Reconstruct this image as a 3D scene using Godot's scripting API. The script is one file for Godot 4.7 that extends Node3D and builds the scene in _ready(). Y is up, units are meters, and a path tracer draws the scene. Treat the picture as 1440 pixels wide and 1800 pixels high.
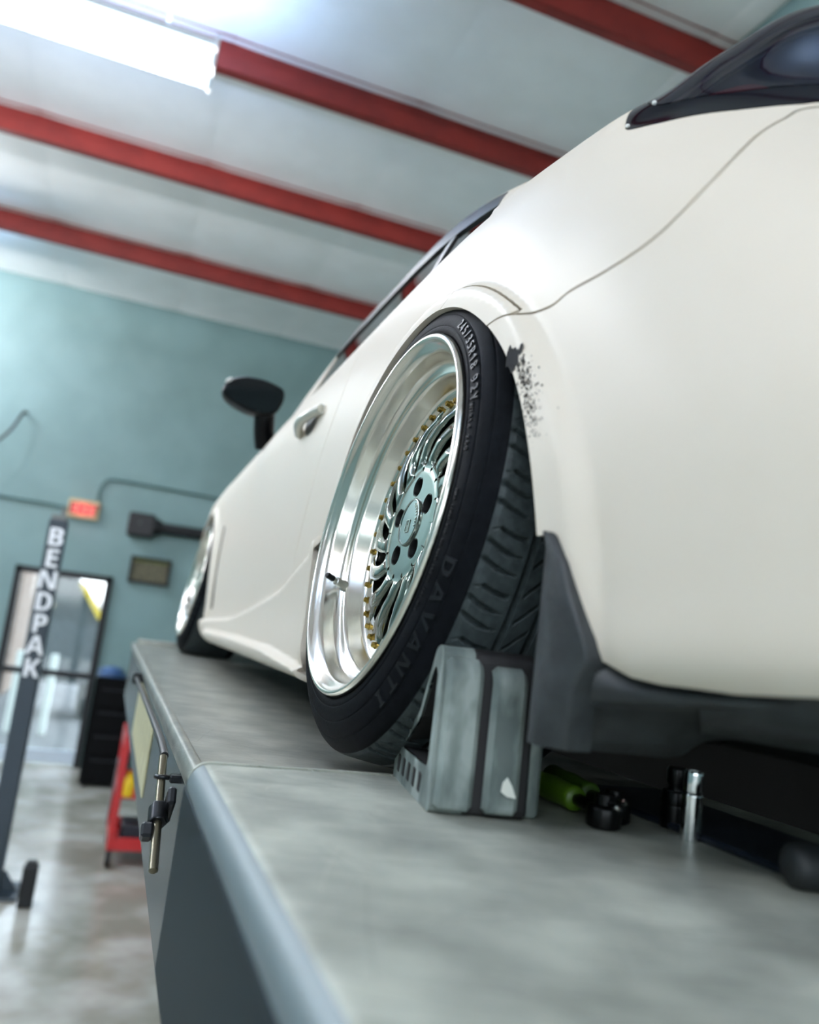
extends Node3D
# A lowered white coupe on a lift runway, seen from low behind its left rear wheel.
# Measures: metres; the camera stands at x 0, z 0, 1.85 m above the floor; the car points towards -z.

const EYE := 1.85                 # camera height above the floor
const DECK := 1.680               # top of the lift runway
const TAIL := 1.700               # top of its hinged tail plate
const MID := 1.2                  # x of the car's centre line
const ARCH_Y := 0.032             # wheel arch centre, measured from the camera height
const ARCH_R := 0.393

# Left half of the bodywork as control points (x, y above the camera height, z), nose to tail, each row from sill to centre line.
const STATIONS := [
	[[1.2, -0.05, -4.3], [1.2, 0, -4.42], [1.2, 0.1, -4.45], [1.2, 0.22, -4.44], [1.2, 0.36, -4.38], [1.2, 0.43, -4.34], [1.2, 0.46, -4.3], [1.2, 0.48, -4.25], [1.2, 0.5, -4.2], [1.2, 0.52, -4.1], [1.2, 0.53, -4.05]],
	[[0.75, -0.05, -4.25], [0.72, 0, -4.33], [0.7, 0.1, -4.36], [0.7, 0.22, -4.35], [0.71, 0.36, -4.29], [0.72, 0.43, -4.24], [0.74, 0.47, -4.2], [0.78, 0.49, -4.16], [0.85, 0.505, -4.1], [1, 0.52, -4.06], [1.2, 0.53, -4]],
	[[0.52, -0.05, -4.1], [0.46, 0, -4.15], [0.44, 0.1, -4.17], [0.44, 0.22, -4.17], [0.45, 0.36, -4.14], [0.47, 0.44, -4.11], [0.5, 0.485, -4.08], [0.56, 0.505, -4.04], [0.7, 0.525, -4], [0.95, 0.545, -3.98], [1.2, 0.55, -3.96]],
	[[0.42, -0.08, -3.95], [0.36, -0.03, -3.98], [0.345, 0.1, -4], [0.345, 0.22, -4], [0.35, 0.36, -4], [0.36, 0.45, -3.98], [0.38, 0.505, -3.96], [0.44, 0.535, -3.94], [0.62, 0.555, -3.92], [0.92, 0.575, -3.9], [1.2, 0.58, -3.9]],
	[[0.4, -0.09, -3.57], [0.345, -0.07, -3.57], [0.335, 0.08, -3.57], [0.33, 0.22, -3.57], [0.338, 0.38, -3.57], [0.348, 0.47, -3.57], [0.368, 0.53, -3.57], [0.43, 0.565, -3.57], [0.62, 0.595, -3.57], [0.92, 0.615, -3.57], [1.2, 0.62, -3.57]],
	[[0.42, -0.1, -3.15], [0.345, -0.075, -3.15], [0.335, 0.05, -3.15], [0.332, 0.2, -3.15], [0.34, 0.39, -3.15], [0.352, 0.49, -3.15], [0.378, 0.555, -3.15], [0.44, 0.59, -3.15], [0.62, 0.62, -3.15], [0.92, 0.65, -3.15], [1.2, 0.66, -3.15]],
	[[0.42, -0.1, -2.75], [0.345, -0.075, -2.75], [0.338, 0.05, -2.75], [0.332, 0.2, -2.75], [0.338, 0.39, -2.75], [0.352, 0.5, -2.75], [0.388, 0.58, -2.75], [0.43, 0.625, -2.75], [0.52, 0.7, -2.75], [0.92, 0.74, -2.75], [1.2, 0.75, -2.75]],
	[[0.42, -0.1, -2.35], [0.345, -0.075, -2.35], [0.34, 0.04, -2.35], [0.333, 0.2, -2.35], [0.338, 0.39, -2.35], [0.352, 0.51, -2.35], [0.395, 0.6, -2.35], [0.435, 0.64, -2.35], [0.565, 0.9, -2.35], [0.85, 0.985, -2.35], [1.2, 1, -2.35]],
	[[0.42, -0.1, -1.95], [0.345, -0.075, -1.95], [0.34, 0.04, -1.95], [0.333, 0.2, -1.95], [0.338, 0.39, -1.95], [0.355, 0.52, -1.95], [0.402, 0.605, -1.95], [0.44, 0.645, -1.95], [0.576, 0.926, -1.95], [0.85, 1.015, -1.95], [1.2, 1.03, -1.95]],
	[[0.42, -0.1, -1.55], [0.345, -0.075, -1.55], [0.34, 0.04, -1.55], [0.333, 0.2, -1.55], [0.338, 0.4, -1.55], [0.36, 0.53, -1.55], [0.412, 0.62, -1.55], [0.45, 0.655, -1.55], [0.572, 0.905, -1.55], [0.85, 0.995, -1.55], [1.2, 1.01, -1.55]],
	[[0.42, -0.1, -1.25], [0.345, -0.075, -1.25], [0.34, 0.04, -1.25], [0.333, 0.2, -1.25], [0.338, 0.4, -1.25], [0.365, 0.535, -1.25], [0.415, 0.625, -1.25], [0.452, 0.66, -1.25], [0.575, 0.84, -1.25], [0.85, 0.94, -1.25], [1.2, 0.955, -1.25]],
	[[0.42, -0.1, -1], [0.345, -0.075, -1], [0.34, 0.04, -1], [0.333, 0.2, -1], [0.338, 0.4, -1], [0.362, 0.52, -1], [0.405, 0.605, -1], [0.46, 0.655, -1], [0.6, 0.76, -1], [0.88, 0.85, -1], [1.2, 0.87, -1]],
	[[0.42, -0.07, -0.82], [0.345, -0.05, -0.82], [0.34, 0.05, -0.82], [0.335, 0.2, -0.82], [0.34, 0.39, -0.82], [0.364, 0.505, -0.82], [0.405, 0.58, -0.82], [0.46, 0.63, -0.82], [0.62, 0.71, -0.82], [0.9, 0.76, -0.82], [1.2, 0.775, -0.82]],
	[[0.42, -0.04, -0.66], [0.352, -0.015, -0.66], [0.343, 0.06, -0.66], [0.338, 0.2, -0.66], [0.348, 0.37, -0.68], [0.372, 0.48, -0.69], [0.402, 0.545, -0.7], [0.445, 0.6, -0.715], [0.6, 0.67, -0.74], [0.92, 0.7, -0.74], [1.2, 0.71, -0.74]],
	[[0.45, -0.03, -0.52], [0.378, -0.005, -0.5], [0.36, 0.06, -0.49], [0.352, 0.2, -0.49], [0.366, 0.36, -0.54], [0.392, 0.465, -0.595], [0.422, 0.535, -0.635], [0.452, 0.592, -0.655], [0.6, 0.67, -0.7], [0.93, 0.7, -0.7], [1.2, 0.71, -0.7]],
	[[0.5, -0.03, -0.43], [0.43, -0.005, -0.4], [0.405, 0.06, -0.385], [0.395, 0.2, -0.38], [0.41, 0.35, -0.45], [0.435, 0.455, -0.525], [0.458, 0.535, -0.578], [0.48, 0.615, -0.605], [0.62, 0.68, -0.66], [0.95, 0.71, -0.66], [1.2, 0.72, -0.66]],
	[[0.57, -0.03, -0.36], [0.51, -0.005, -0.32], [0.49, 0.06, -0.3], [0.48, 0.2, -0.29], [0.495, 0.35, -0.38], [0.51, 0.45, -0.465], [0.525, 0.535, -0.525], [0.535, 0.645, -0.552], [0.68, 0.69, -0.62], [0.97, 0.715, -0.62], [1.2, 0.725, -0.62]],
	[[0.7, -0.03, -0.31], [0.66, -0.005, -0.26], [0.64, 0.06, -0.24], [0.63, 0.2, -0.23], [0.64, 0.35, -0.33], [0.645, 0.45, -0.42], [0.655, 0.54, -0.48], [0.665, 0.665, -0.505], [0.78, 0.7, -0.58], [1, 0.72, -0.59], [1.2, 0.73, -0.59]],
	[[0.92, -0.03, -0.28], [0.9, -0.005, -0.22], [0.89, 0.06, -0.2], [0.88, 0.2, -0.19], [0.88, 0.35, -0.29], [0.88, 0.45, -0.39], [0.885, 0.54, -0.45], [0.89, 0.68, -0.475], [0.95, 0.71, -0.55], [1.08, 0.725, -0.57], [1.2, 0.735, -0.57]],
	[[1.2, -0.03, -0.26], [1.2, -0.005, -0.2], [1.2, 0.06, -0.18], [1.2, 0.2, -0.17], [1.2, 0.35, -0.27], [1.2, 0.45, -0.37], [1.2, 0.54, -0.43], [1.2, 0.685, -0.46], [1.2, 0.715, -0.53], [1.2, 0.73, -0.56], [1.2, 0.735, -0.56]],]

var M := {}
var used := {}

# ---------------------------------------------------------------- scene graph helpers

func V(x: float, y: float, z: float) -> Vector3:
	return Vector3(x, y + EYE, z)

func numbered(called: String) -> String:
	var k: int = used.get(called, 0)
	used[called] = k + 1
	return called if k == 0 else "%s_%03d" % [called, k]

func thing(called: String, label: String, category: String, at: Vector3, group := "") -> Node3D:
	var o := Node3D.new()
	o.name = numbered(called)
	o.position = at
	add_child(o, true)
	tag(o, label, category, group)
	return o

func tag(o: Node3D, label: String, category: String, group := "") -> void:
	o.set_meta("label", label)
	o.set_meta("category", category)
	if group != "":
		o.set_meta("group", group)

func world_origin(n: Node) -> Vector3:
	var p := Vector3.ZERO
	while n is Node3D and n != self:
		p += n.position
		n = n.get_parent()
	return p

# ---------------------------------------------------------------- mesh builder

class MB:
	var v := PackedVector3Array()
	var n := PackedVector3Array()
	var uv := PackedVector2Array()
	var ix := PackedInt32Array()

	func vert(p: Vector3, nn: Vector3, t := Vector2.ZERO) -> int:
		v.append(p)
		n.append(nn)
		uv.append(t)
		return v.size() - 1

	func tri(a: int, b: int, c: int) -> void:
		var g := (v[b] - v[a]).cross(v[c] - v[a])
		var s := n[a] + n[b] + n[c]
		ix.append(a)
		if g.dot(s) > 0.0:
			ix.append(c)
			ix.append(b)
		else:
			ix.append(b)
			ix.append(c)

	func flat(p: Array, out: Vector3) -> void:
		# a flat convex polygon facing out
		var g := Vector3.ZERO
		for k in range(1, p.size() - 1):
			g += (p[k] - p[0]).cross(p[k + 1] - p[0])
		if g.length() < 1e-14:
			return
		g = g.normalized()
		if g.dot(out) < 0.0:
			g = -g
		var first := v.size()
		for q in p:
			vert(q, g)
		for k in range(1, p.size() - 1):
			tri(first, first + k, first + k + 1)

	func grid(pts: Array, closed_u := false, flip := false) -> void:
		# pts: rows of equal length; smooth normals by differences
		var nu := pts.size()
		var nv: int = pts[0].size()
		var first := v.size()
		for i in nu:
			var ip: int = (i + 1) % nu if closed_u else mini(i + 1, nu - 1)
			var im: int = (i - 1 + nu) % nu if closed_u else maxi(i - 1, 0)
			var rp: PackedVector3Array = pts[ip]
			var rm: PackedVector3Array = pts[im]
			var r: PackedVector3Array = pts[i]
			for j in nv:
				var g := (rp[j] - rm[j]).cross(r[mini(j + 1, nv - 1)] - r[maxi(j - 1, 0)])
				if g.length_squared() < 1e-20:
					g = (rp[mini(j + 1, nv - 1)] - rm[mini(j + 1, nv - 1)] + rp[maxi(j - 1, 0)] - rm[maxi(j - 1, 0)]).cross(r[mini(j + 1, nv - 1)] - r[maxi(j - 1, 0)])
				g = g.normalized()
				vert(r[j], -g if flip else g, Vector2(float(i) / nu, float(j) / nv))
		for i in (nu if closed_u else nu - 1):
			var a := first + i * nv
			var b := first + ((i + 1) % nu) * nv
			for j in nv - 1:
				tri(a + j, b + j, b + j + 1)
				tri(a + j, b + j + 1, a + j + 1)

	func mesh() -> ArrayMesh:
		var m := ArrayMesh.new()
		var a := []
		a.resize(Mesh.ARRAY_MAX)
		a[Mesh.ARRAY_VERTEX] = v
		a[Mesh.ARRAY_NORMAL] = n
		a[Mesh.ARRAY_TEX_UV] = uv
		a[Mesh.ARRAY_INDEX] = ix
		m.add_surface_from_arrays(Mesh.PRIMITIVE_TRIANGLES, a)
		return m

func put(called: String, b: MB, mat: Material, parent: Node = self, own := false) -> MeshInstance3D:
	# commits a builder as one named mesh; its points are in the scene's axes unless own is set
	if not own:
		var at := world_origin(parent)
		if at != Vector3.ZERO:
			for k in b.v.size():
				b.v[k] -= at
	var o := MeshInstance3D.new()
	o.name = numbered(called) if parent == self else called
	o.mesh = b.mesh()
	o.material_override = mat
	o.cast_shadow = GeometryInstance3D.SHADOW_CASTING_SETTING_ON
	parent.add_child(o, true)
	return o

func top(called: String, b: MB, mat: Material, at: Vector3, label: String, category: String, group := "") -> MeshInstance3D:
	# a thing that is one mesh, standing at its base
	for k in b.v.size():
		b.v[k] -= at
	var o := put(called, b, mat, self, true)
	o.position = at
	tag(o, label, category, group)
	return o

func struct(called: String, b: MB, mat: Material, parent: Node = self) -> MeshInstance3D:
	var o := put(called, b, mat, parent)
	o.name = called
	o.set_meta("kind", "structure")
	return o

# ---------------------------------------------------------------- shapes

func frame_of(dir: Vector3) -> Basis:
	# y along dir
	var y := dir.normalized()
	var h := Vector3.RIGHT if absf(y.x) < 0.9 else Vector3.BACK
	var z := h.cross(y).normalized()
	return Basis(y.cross(z), y, z)

func box(b: MB, c: Vector3, size: Vector3, bevel := 0.004, basis := Basis.IDENTITY) -> void:
	var h := size * 0.5
	var e := minf(bevel, minf(h.x, minf(h.y, h.z)) * 0.9)
	var put_flat := func(list: Array, out: Vector3):
		var q := []
		for p in list:
			q.append(c + basis * p)
		b.flat(q, basis * out)
	for ax in 3:
		var u := (ax + 1) % 3
		var w := (ax + 2) % 3
		for s in [-1.0, 1.0]:
			var list := []
			for k in [[-1, -1], [1, -1], [1, 1], [-1, 1]]:
				var p := Vector3.ZERO
				p[ax] = s * h[ax]
				p[u] = k[0] * (h[u] - e)
				p[w] = k[1] * (h[w] - e)
				list.append(p)
			var out := Vector3.ZERO
			out[ax] = s
			put_flat.call(list, out)
			if e > 0.0:
				for t in [-1.0, 1.0]:
					# edge strip between +-ax and +-u
					var o2 := Vector3.ZERO
					o2[ax] = s
					o2[u] = t
					var l2 := []
					for k in [[0, -1], [0, 1], [1, 1], [1, -1]]:
						var p := Vector3.ZERO
						p[ax] = s * (h[ax] - (e if k[0] == 1 else 0.0))
						p[u] = t * (h[u] - (e if k[0] == 0 else 0.0))
						p[w] = k[1] * (h[w] - e)
						l2.append(p)
					put_flat.call(l2, o2)
	if e > 0.0:
		for sx in [-1.0, 1.0]:
			for sy in [-1.0, 1.0]:
				for sz in [-1.0, 1.0]:
					put_flat.call([Vector3(sx * h.x, sy * (h.y - e), sz * (h.z - e)), Vector3(sx * (h.x - e), sy * h.y, sz * (h.z - e)), Vector3(sx * (h.x - e), sy * (h.y - e), sz * h.z)], Vector3(sx, sy, sz))

func lathe(b: MB, prof: Array, at: Vector3, dir: Vector3, segs := 24, crease := 0.6, a0 := 0.0, a1 := TAU) -> void:
	# prof: Vector2(radius, height along dir); creases sharper than the limit split the normals
	var f := frame_of(dir)
	var whole := a1 - a0 > TAU - 0.001
	var area := 0.0
	var k := 0
	while k < prof.size() - 1:
		var run := [k, k + 1]
		while run[-1] < prof.size() - 1:
			var d0: Vector2 = (prof[run[-1]] - prof[run[-2]]).normalized()
			var d1: Vector2 = (prof[run[-1] + 1] - prof[run[-1]]).normalized()
			if d0.dot(d1) < crease:
				break
			run.append(run[-1] + 1)
		var first := b.v.size()
		var cols := segs + 1
		for r in run.size():
			var i0: int = run[maxi(r - 1, 0)]
			var i1: int = run[mini(r + 1, run.size() - 1)]
			var d: Vector2 = (prof[i1] - prof[i0]).normalized()
			var nn := Vector2(d.y, -d.x)
			var p: Vector2 = prof[run[r]]
			for j in cols:
				var a := a0 + (a1 - a0) * j / segs
				var c := Vector3(cos(a), 0, sin(a))
				b.vert(at + f * (c * p.x + Vector3.UP * p.y), f * (c * nn.x + Vector3.UP * nn.y), Vector2(float(j) / segs, p.y))
		for r in run.size() - 1:
			for j in segs:
				var q := first + r * cols + j
				if prof[run[r]].x > 1e-6:
					b.tri(q, q + 1, q + cols)
				if prof[run[r + 1]].x > 1e-6:
					b.tri(q + 1, q + cols + 1, q + cols)
		k = run[-1]
	if not whole:
		area = 1.0

func rod(b: MB, p: Vector3, q: Vector3, r: float, segs := 14, bev := 0.15) -> void:
	var l := (q - p).length()
	var e := minf(r * bev, l * 0.3)
	lathe(b, [Vector2(0, 0), Vector2(r - e, 0), Vector2(r, e), Vector2(r, l - e), Vector2(r - e, l), Vector2(0, l)], p, q - p, segs)

func tube(b: MB, path: Array, r: float, segs := 10) -> void:
	var rows := []
	var f := frame_of(path[1] - path[0])
	for i in path.size():
		var d: Vector3 = (path[mini(i + 1, path.size() - 1)] - path[maxi(i - 1, 0)]).normalized()
		var x := (f.x - d * f.x.dot(d)).normalized()
		f = Basis(x, d, x.cross(d))
		var row := PackedVector3Array()
		for j in segs + 1:
			var a := TAU * j / segs
			row.append(path[i] + (f.x * cos(a) + f.z * sin(a)) * r)
		rows.append(row)
	var first := b.v.size()
	for i in rows.size():
		for j in segs + 1:
			b.vert(rows[i][j], (rows[i][j] - path[i]).normalized())
	for i in rows.size() - 1:
		for j in segs:
			var q := first + i * (segs + 1) + j
			b.tri(q, q + 1, q + segs + 1)
			b.tri(q + 1, q + segs + 2, q + segs + 1)
	for e in [0, rows.size() - 1]:
		var list := []
		for j in segs:
			list.append(rows[e][j])
		b.flat(list, path[e] - path[1 if e == 0 else e - 1])

func spline(p: Array, n: int) -> Array:
	var out := []
	for i in p.size() - 1:
		var a = p[maxi(i - 1, 0)]
		var d = p[mini(i + 2, p.size() - 1)]
		for k in n:
			out.append(p[i].cubic_interpolate(p[i + 1], a, d, float(k) / n))
	out.append(p[-1])
	return out

func prism(b: MB, poly: PackedVector2Array, depth: float, bev: float, at: Vector3, basis := Basis.IDENTITY) -> void:
	# outline in the basis' x and y, drawn out along +z from at; the edges are chamfered
	var cc := poly.duplicate()
	if Geometry2D.is_polygon_clockwise(cc):
		cc.reverse()
	var n := cc.size()
	var inner := PackedVector2Array()
	for i in n:
		var d0 := (cc[i] - cc[(i - 1 + n) % n]).normalized()
		var d1 := (cc[(i + 1) % n] - cc[i]).normalized()
		var n0 := Vector2(-d0.y, d0.x)
		var n1 := Vector2(-d1.y, d1.x)
		var m := (n0 + n1)
		m = m / maxf(m.length_squared() * 0.5, 0.35)
		inner.append(cc[i] + m * bev)
	var tris := Geometry2D.triangulate_polygon(inner)
	for side in 2:
		var z := 0.0 if side == 0 else depth
		var zi := bev if side == 0 else depth - bev
		var out := basis * Vector3(0, 0, -1 if side == 0 else 1)
		var first := b.v.size()
		for p in inner:
			b.vert(at + basis * Vector3(p.x, p.y, z), out)
		for k in range(0, tris.size(), 3):
			b.tri(first + tris[k], first + tris[k + 1], first + tris[k + 2])
		if bev > 0.0:
			for i in n:
				var j := (i + 1) % n
				var e := (cc[j] - cc[i]).normalized()
				b.flat([at + basis * Vector3(inner[i].x, inner[i].y, z), at + basis * Vector3(inner[j].x, inner[j].y, z), at + basis * Vector3(cc[j].x, cc[j].y, zi), at + basis * Vector3(cc[i].x, cc[i].y, zi)], basis * Vector3(e.y, -e.x, 0) + out)
	for i in n:
		var j := (i + 1) % n
		var e := (cc[j] - cc[i]).normalized()
		b.flat([at + basis * Vector3(cc[i].x, cc[i].y, bev), at + basis * Vector3(cc[j].x, cc[j].y, bev), at + basis * Vector3(cc[j].x, cc[j].y, depth - bev), at + basis * Vector3(cc[i].x, cc[i].y, depth - bev)], basis * Vector3(e.y, -e.x, 0))

func rounded(w: float, h: float, r: float, k := 5) -> PackedVector2Array:
	var out := PackedVector2Array()
	for c in 4:
		var cx := (w / 2 - r) * (1 if c == 0 or c == 3 else -1)
		var cy := (h / 2 - r) * (1 if c < 2 else -1)
		for j in k + 1:
			var a := PI / 2 * (c + float(j) / k)
			out.append(Vector2(cx + cos(a) * r, cy + sin(a) * r))
	return out

func poly_round(p: Array, r: float, k := 4) -> PackedVector2Array:
	# rounds the corners of an outline
	var out := PackedVector2Array()
	var n := p.size()
	for i in n:
		var a: Vector2 = p[i]
		var d0: Vector2 = p[(i - 1 + n) % n] - a
		var d1: Vector2 = p[(i + 1) % n] - a
		var c := minf(r, minf(d0.length(), d1.length()) * 0.45)
		var s := a + d0.normalized() * c
		var e := a + d1.normalized() * c
		for j in k + 1:
			var t := float(j) / k
			out.append(s.lerp(a, t).lerp(a.lerp(e, t), t))
	return out

var fonts := {}
func letters(b: MB, text: String, height: float, depth: float, xf: Transform3D, bold := true, squeeze := 1.0) -> void:
	# raised lettering joined into b; the text is centred on xf and faces its +z
	var tm := TextMesh.new()
	var key := str(bold)
	if not fonts.has(key):
		var f := SystemFont.new()
		f.font_names = PackedStringArray(["Droid Sans"])
		f.font_weight = 700 if bold else 400
		fonts[key] = f
	tm.font = fonts[key]
	tm.text = text
	tm.font_size = 64
	tm.pixel_size = height / 46.0
	tm.depth = maxf(depth, 0.0001)
	tm.curve_step = 4.0
	var arr := tm.get_mesh_arrays() if tm.get_surface_count() == 0 else tm.surface_get_arrays(0)
	if arr.is_empty() or arr[Mesh.ARRAY_VERTEX] == null:
		return
	var vs: PackedVector3Array = arr[Mesh.ARRAY_VERTEX]
	var ns: PackedVector3Array = arr[Mesh.ARRAY_NORMAL]
	var ids = arr[Mesh.ARRAY_INDEX]
	var first := b.v.size()
	for i in vs.size():
		var p := vs[i]
		p.x *= squeeze
		b.vert(xf * p, (xf.basis * ns[i]).normalized())
	if ids == null or ids.size() == 0:
		for i in range(0, vs.size(), 3):
			b.tri(first + i, first + i + 1, first + i + 2)
	else:
		for i in range(0, ids.size(), 3):
			b.tri(first + ids[i], first + ids[i + 1], first + ids[i + 2])

# ---------------------------------------------------------------- materials

func mat(color: Color, rough := 0.6, metal := 0.0, extra := {}) -> StandardMaterial3D:
	var m := StandardMaterial3D.new()
	m.albedo_color = color
	m.roughness = rough
	m.metallic = metal
	for k in extra:
		m.set(k, extra[k])
	return m

func noise_tex(freq: float, lo: Color, hi: Color, seed_ := 1, octaves := 4, bump := 0.0, size := 512) -> NoiseTexture2D:
	var n := FastNoiseLite.new()
	n.noise_type = FastNoiseLite.TYPE_SIMPLEX_SMOOTH
	n.frequency = freq
	n.fractal_octaves = octaves
	n.seed = seed_
	var t := NoiseTexture2D.new()
	t.width = size
	t.height = size
	t.seamless = true
	t.noise = n
	if bump > 0.0:
		t.as_normal_map = true
		t.bump_strength = bump
	else:
		var g := Gradient.new()
		g.set_color(0, lo)
		g.set_color(1, hi)
		g.set_offset(0, 0.25)
		g.set_offset(1, 0.75)
		t.color_ramp = g
	return t

func mottled(lo: Color, hi: Color, freq: float, scale: Vector3, rough := 0.6, metal := 0.0, seed_ := 1, bump := 0.0, extra := {}) -> StandardMaterial3D:
	var m := mat(Color.WHITE, rough, metal, extra)
	m.albedo_texture = noise_tex(freq, lo, hi, seed_)
	if bump > 0.0:
		m.normal_enabled = true
		m.normal_texture = noise_tex(freq * 3.0, lo, hi, seed_ + 7, 4, bump)
	m.uv1_triplanar = true
	m.uv1_world_triplanar = true
	m.uv1_scale = scale
	return m

func scratched(base: Color, dark: Color, light: Color, count: int, seed_: int, long_axis: float) -> ImageTexture:
	# a worn steel sheet: cloudy tone, fine scratches that run mostly one way
	var rng := RandomNumberGenerator.new()
	rng.seed = seed_
	var n := 1024
	var fn := FastNoiseLite.new()
	fn.seed = seed_
	fn.frequency = 0.006
	fn.fractal_octaves = 5
	var im := Image.create(n, n, false, Image.FORMAT_RGB8)
	for y in range(0, n, 2):
		for x in range(0, n, 2):
			var t := clampf(fn.get_noise_2d(x, y) * 0.9 + 0.5 + rng.randf() * 0.08, 0.0, 1.0)
			var c := dark.lerp(base, t)
			im.fill_rect(Rect2i(x, y, 2, 2), c)
	for k in count:
		var x := rng.randf() * n
		var y := rng.randf() * n
		var a := rng.randfn(long_axis, 0.22)
		if rng.randf() < 0.12:
			a = rng.randf() * PI
		var l := int(pow(rng.randf(), 2.0) * 190.0) + 12
		var c := light if rng.randf() < 0.7 else dark.darkened(0.3)
		var w := rng.randf_range(0.08, 0.5)
		for i in l:
			var px := posmod(int(x), n)
			var py := posmod(int(y), n)
			im.set_pixel(px, py, im.get_pixel(px, py).lerp(c, w))
			x += cos(a)
			y += sin(a)
			a += rng.randfn(0.0, 0.008)
	im.generate_mipmaps()
	return ImageTexture.create_from_image(im)

# ---------------------------------------------------------------- bodywork

var gu := PackedFloat32Array()      # station parameter of each grid column
var gs := PackedFloat32Array()      # section parameter of each grid row
var gp := PackedVector3Array()      # grid points (y from the camera height)
var gn := PackedVector3Array()      # outward normals
var ga := PackedFloat32Array()      # length along the side, per grid point
const FAR := 1e6

func cr_weights(t: float, n: int) -> Array:
	var i := clampi(int(floor(t)), 0, n - 2)
	var f := t - i
	return [i, 0.5 * (-f + 2 * f * f - f * f * f), 0.5 * (2 - 5 * f * f + 3 * f * f * f), 0.5 * (f + 4 * f * f - 3 * f * f * f), 0.5 * (-f * f + f * f * f)]

func cr_point(row: Array, w: Array) -> Vector3:
	var i: int = w[0]
	var n := row.size()
	var a: Vector3 = row[i - 1] if i > 0 else row[0] * 2.0 - row[1]
	var d: Vector3 = row[i + 2] if i + 2 < n else row[n - 1] * 2.0 - row[n - 2]
	return a * w[1] + row[i] * w[2] + row[i + 1] * w[3] + d * w[4]

func lerp_table(x: float, t: Array) -> float:
	# t: pairs (x, y) with x rising
	if x <= t[0][0]:
		return t[0][1]
	for k in t.size() - 1:
		if x <= t[k + 1][0]:
			return lerpf(t[k][1], t[k + 1][1], (x - t[k][0]) / (t[k + 1][0] - t[k][0]))
	return t[-1][1]

func arch_r(p: Vector3, cz: float) -> float:
	# the opening is a little tighter behind the wheel
	return ARCH_R - 0.013 * smooth((p.z - cz) / 0.25)

func smooth(t: float) -> float:
	t = clampf(t, 0.0, 1.0)
	return t * t * (3.0 - 2.0 * t)

const SKIRT_TOP := [[-3.15, -0.012], [-2.48, 0.007], [-2.12, 0.037], [-1.72, 0.081], [-1.60, 0.112], [-1.38, 0.165]]
const BLADE_TOP := [[-3.1, -0.05], [-2.2, -0.045], [-1.75, -0.048], [-1.42, -0.066]]

func crease_radius(z: float, y: float, cz: float) -> float:
	# the flare is narrow over the wheel and widens down behind it
	var back := z - cz
	var rc := 0.416
	if back > 0.0:
		rc += 0.034 * smooth((0.40 - y) / 0.30)
	else:
		rc += 0.030 * smooth((0.40 - y) / 0.25)
	return rc

func relief(p: Vector3) -> Vector3:
	# flares over the wheels and the stepped side skirt, pushed out of the plain side
	if p.x > 0.62:
		return p
	for cz in [-1.0, -3.57]:
		var r := Vector2(p.z - cz, p.y - ARCH_Y).length()
		if r < 0.56:
			var rc := crease_radius(p.z, p.y, cz)
			var ramp := lerpf(0.013, 0.034, smooth((0.38 - p.y) / 0.12))
			var t := smooth((rc + 0.006 - r) / ramp)
			var w := clampf((p.y + 0.12) / 0.08, 0.0, 1.0)
			p.x -= 0.012 * t * w
	if p.z > -3.16 and p.z < -1.38:
		p.x -= 0.018 * smooth((lerp_table(p.z, SKIRT_TOP) - p.y) / 0.014)
		p.x -= 0.022 * smooth((lerp_table(p.z, BLADE_TOP) - p.y) / 0.010) * smooth((p.z + 3.1) / 0.2)
	return p

func build_grid() -> void:
	var u := 0.0
	while u < 19.001:
		gu.append(u)
		u += 0.1 if u < 4.0 else (0.055 if u < 9.0 else (0.022 if u < 14.4 else (0.04 if u < 16.0 else 0.12)))
	gu.append(19.0)
	var s := 0.0
	while s < 10.001:
		gs.append(s)
		s += 0.05 if s < 5.2 else (0.09 if s < 8.2 else 0.3)
	gs.append(10.0)
	var nu := gu.size()
	var ns := gs.size()
	var ws := []
	for j in ns:
		ws.append(cr_weights(gs[j], 11))
	var cols := []
	for k in 11:
		var col := []
		for st in STATIONS:
			col.append(Vector3(st[k][0], st[k][1], st[k][2]))
		cols.append(col)
	gp.resize(nu * ns)
	gn.resize(nu * ns)
	ga.resize(nu * ns)
	for i in nu:
		var w := cr_weights(gu[i], STATIONS.size())
		var row := []
		for k in 11:
			row.append(cr_point(cols[k], w))
		for j in ns:
			gp[i * ns + j] = relief(cr_point(row, ws[j]))
	for i in nu:
		for j in ns:
			var du := gp[mini(i + 1, nu - 1) * ns + j] - gp[maxi(i - 1, 0) * ns + j]
			var ds := gp[i * ns + mini(j + 1, ns - 1)] - gp[i * ns + maxi(j - 1, 0)]
			gn[i * ns + j] = -du.cross(ds).normalized()
	var mid := (nu * 2 / 3) * ns + ns / 4
	if gn[mid].x > 0.0:
		for k in gn.size():
			gn[k] = -gn[k]
	# length along the side, measured on one row
	var row3 := 0
	while gs[row3] < 3.4:
		row3 += 1
	var a := 0.0
	for i in nu:
		if i > 0:
			a += (gp[i * ns + row3] - gp[(i - 1) * ns + row3]).length()
		for j in ns:
			ga[i * ns + j] = a

func a_of(u: float) -> float:
	var ns := gs.size()
	for i in gu.size() - 1:
		if gu[i + 1] >= u:
			return lerpf(ga[i * ns], ga[(i + 1) * ns], (u - gu[i]) / maxf(gu[i + 1] - gu[i], 1e-6))
	return ga[-1]

func field(f: Callable) -> PackedFloat32Array:
	var out := PackedFloat32Array()
	out.resize(gp.size())
	var ns := gs.size()
	for i in gu.size():
		for j in ns:
			var k := i * ns + j
			out[k] = f.call(gp[k], gu[i], gs[j], ga[k])
	return out

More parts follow.
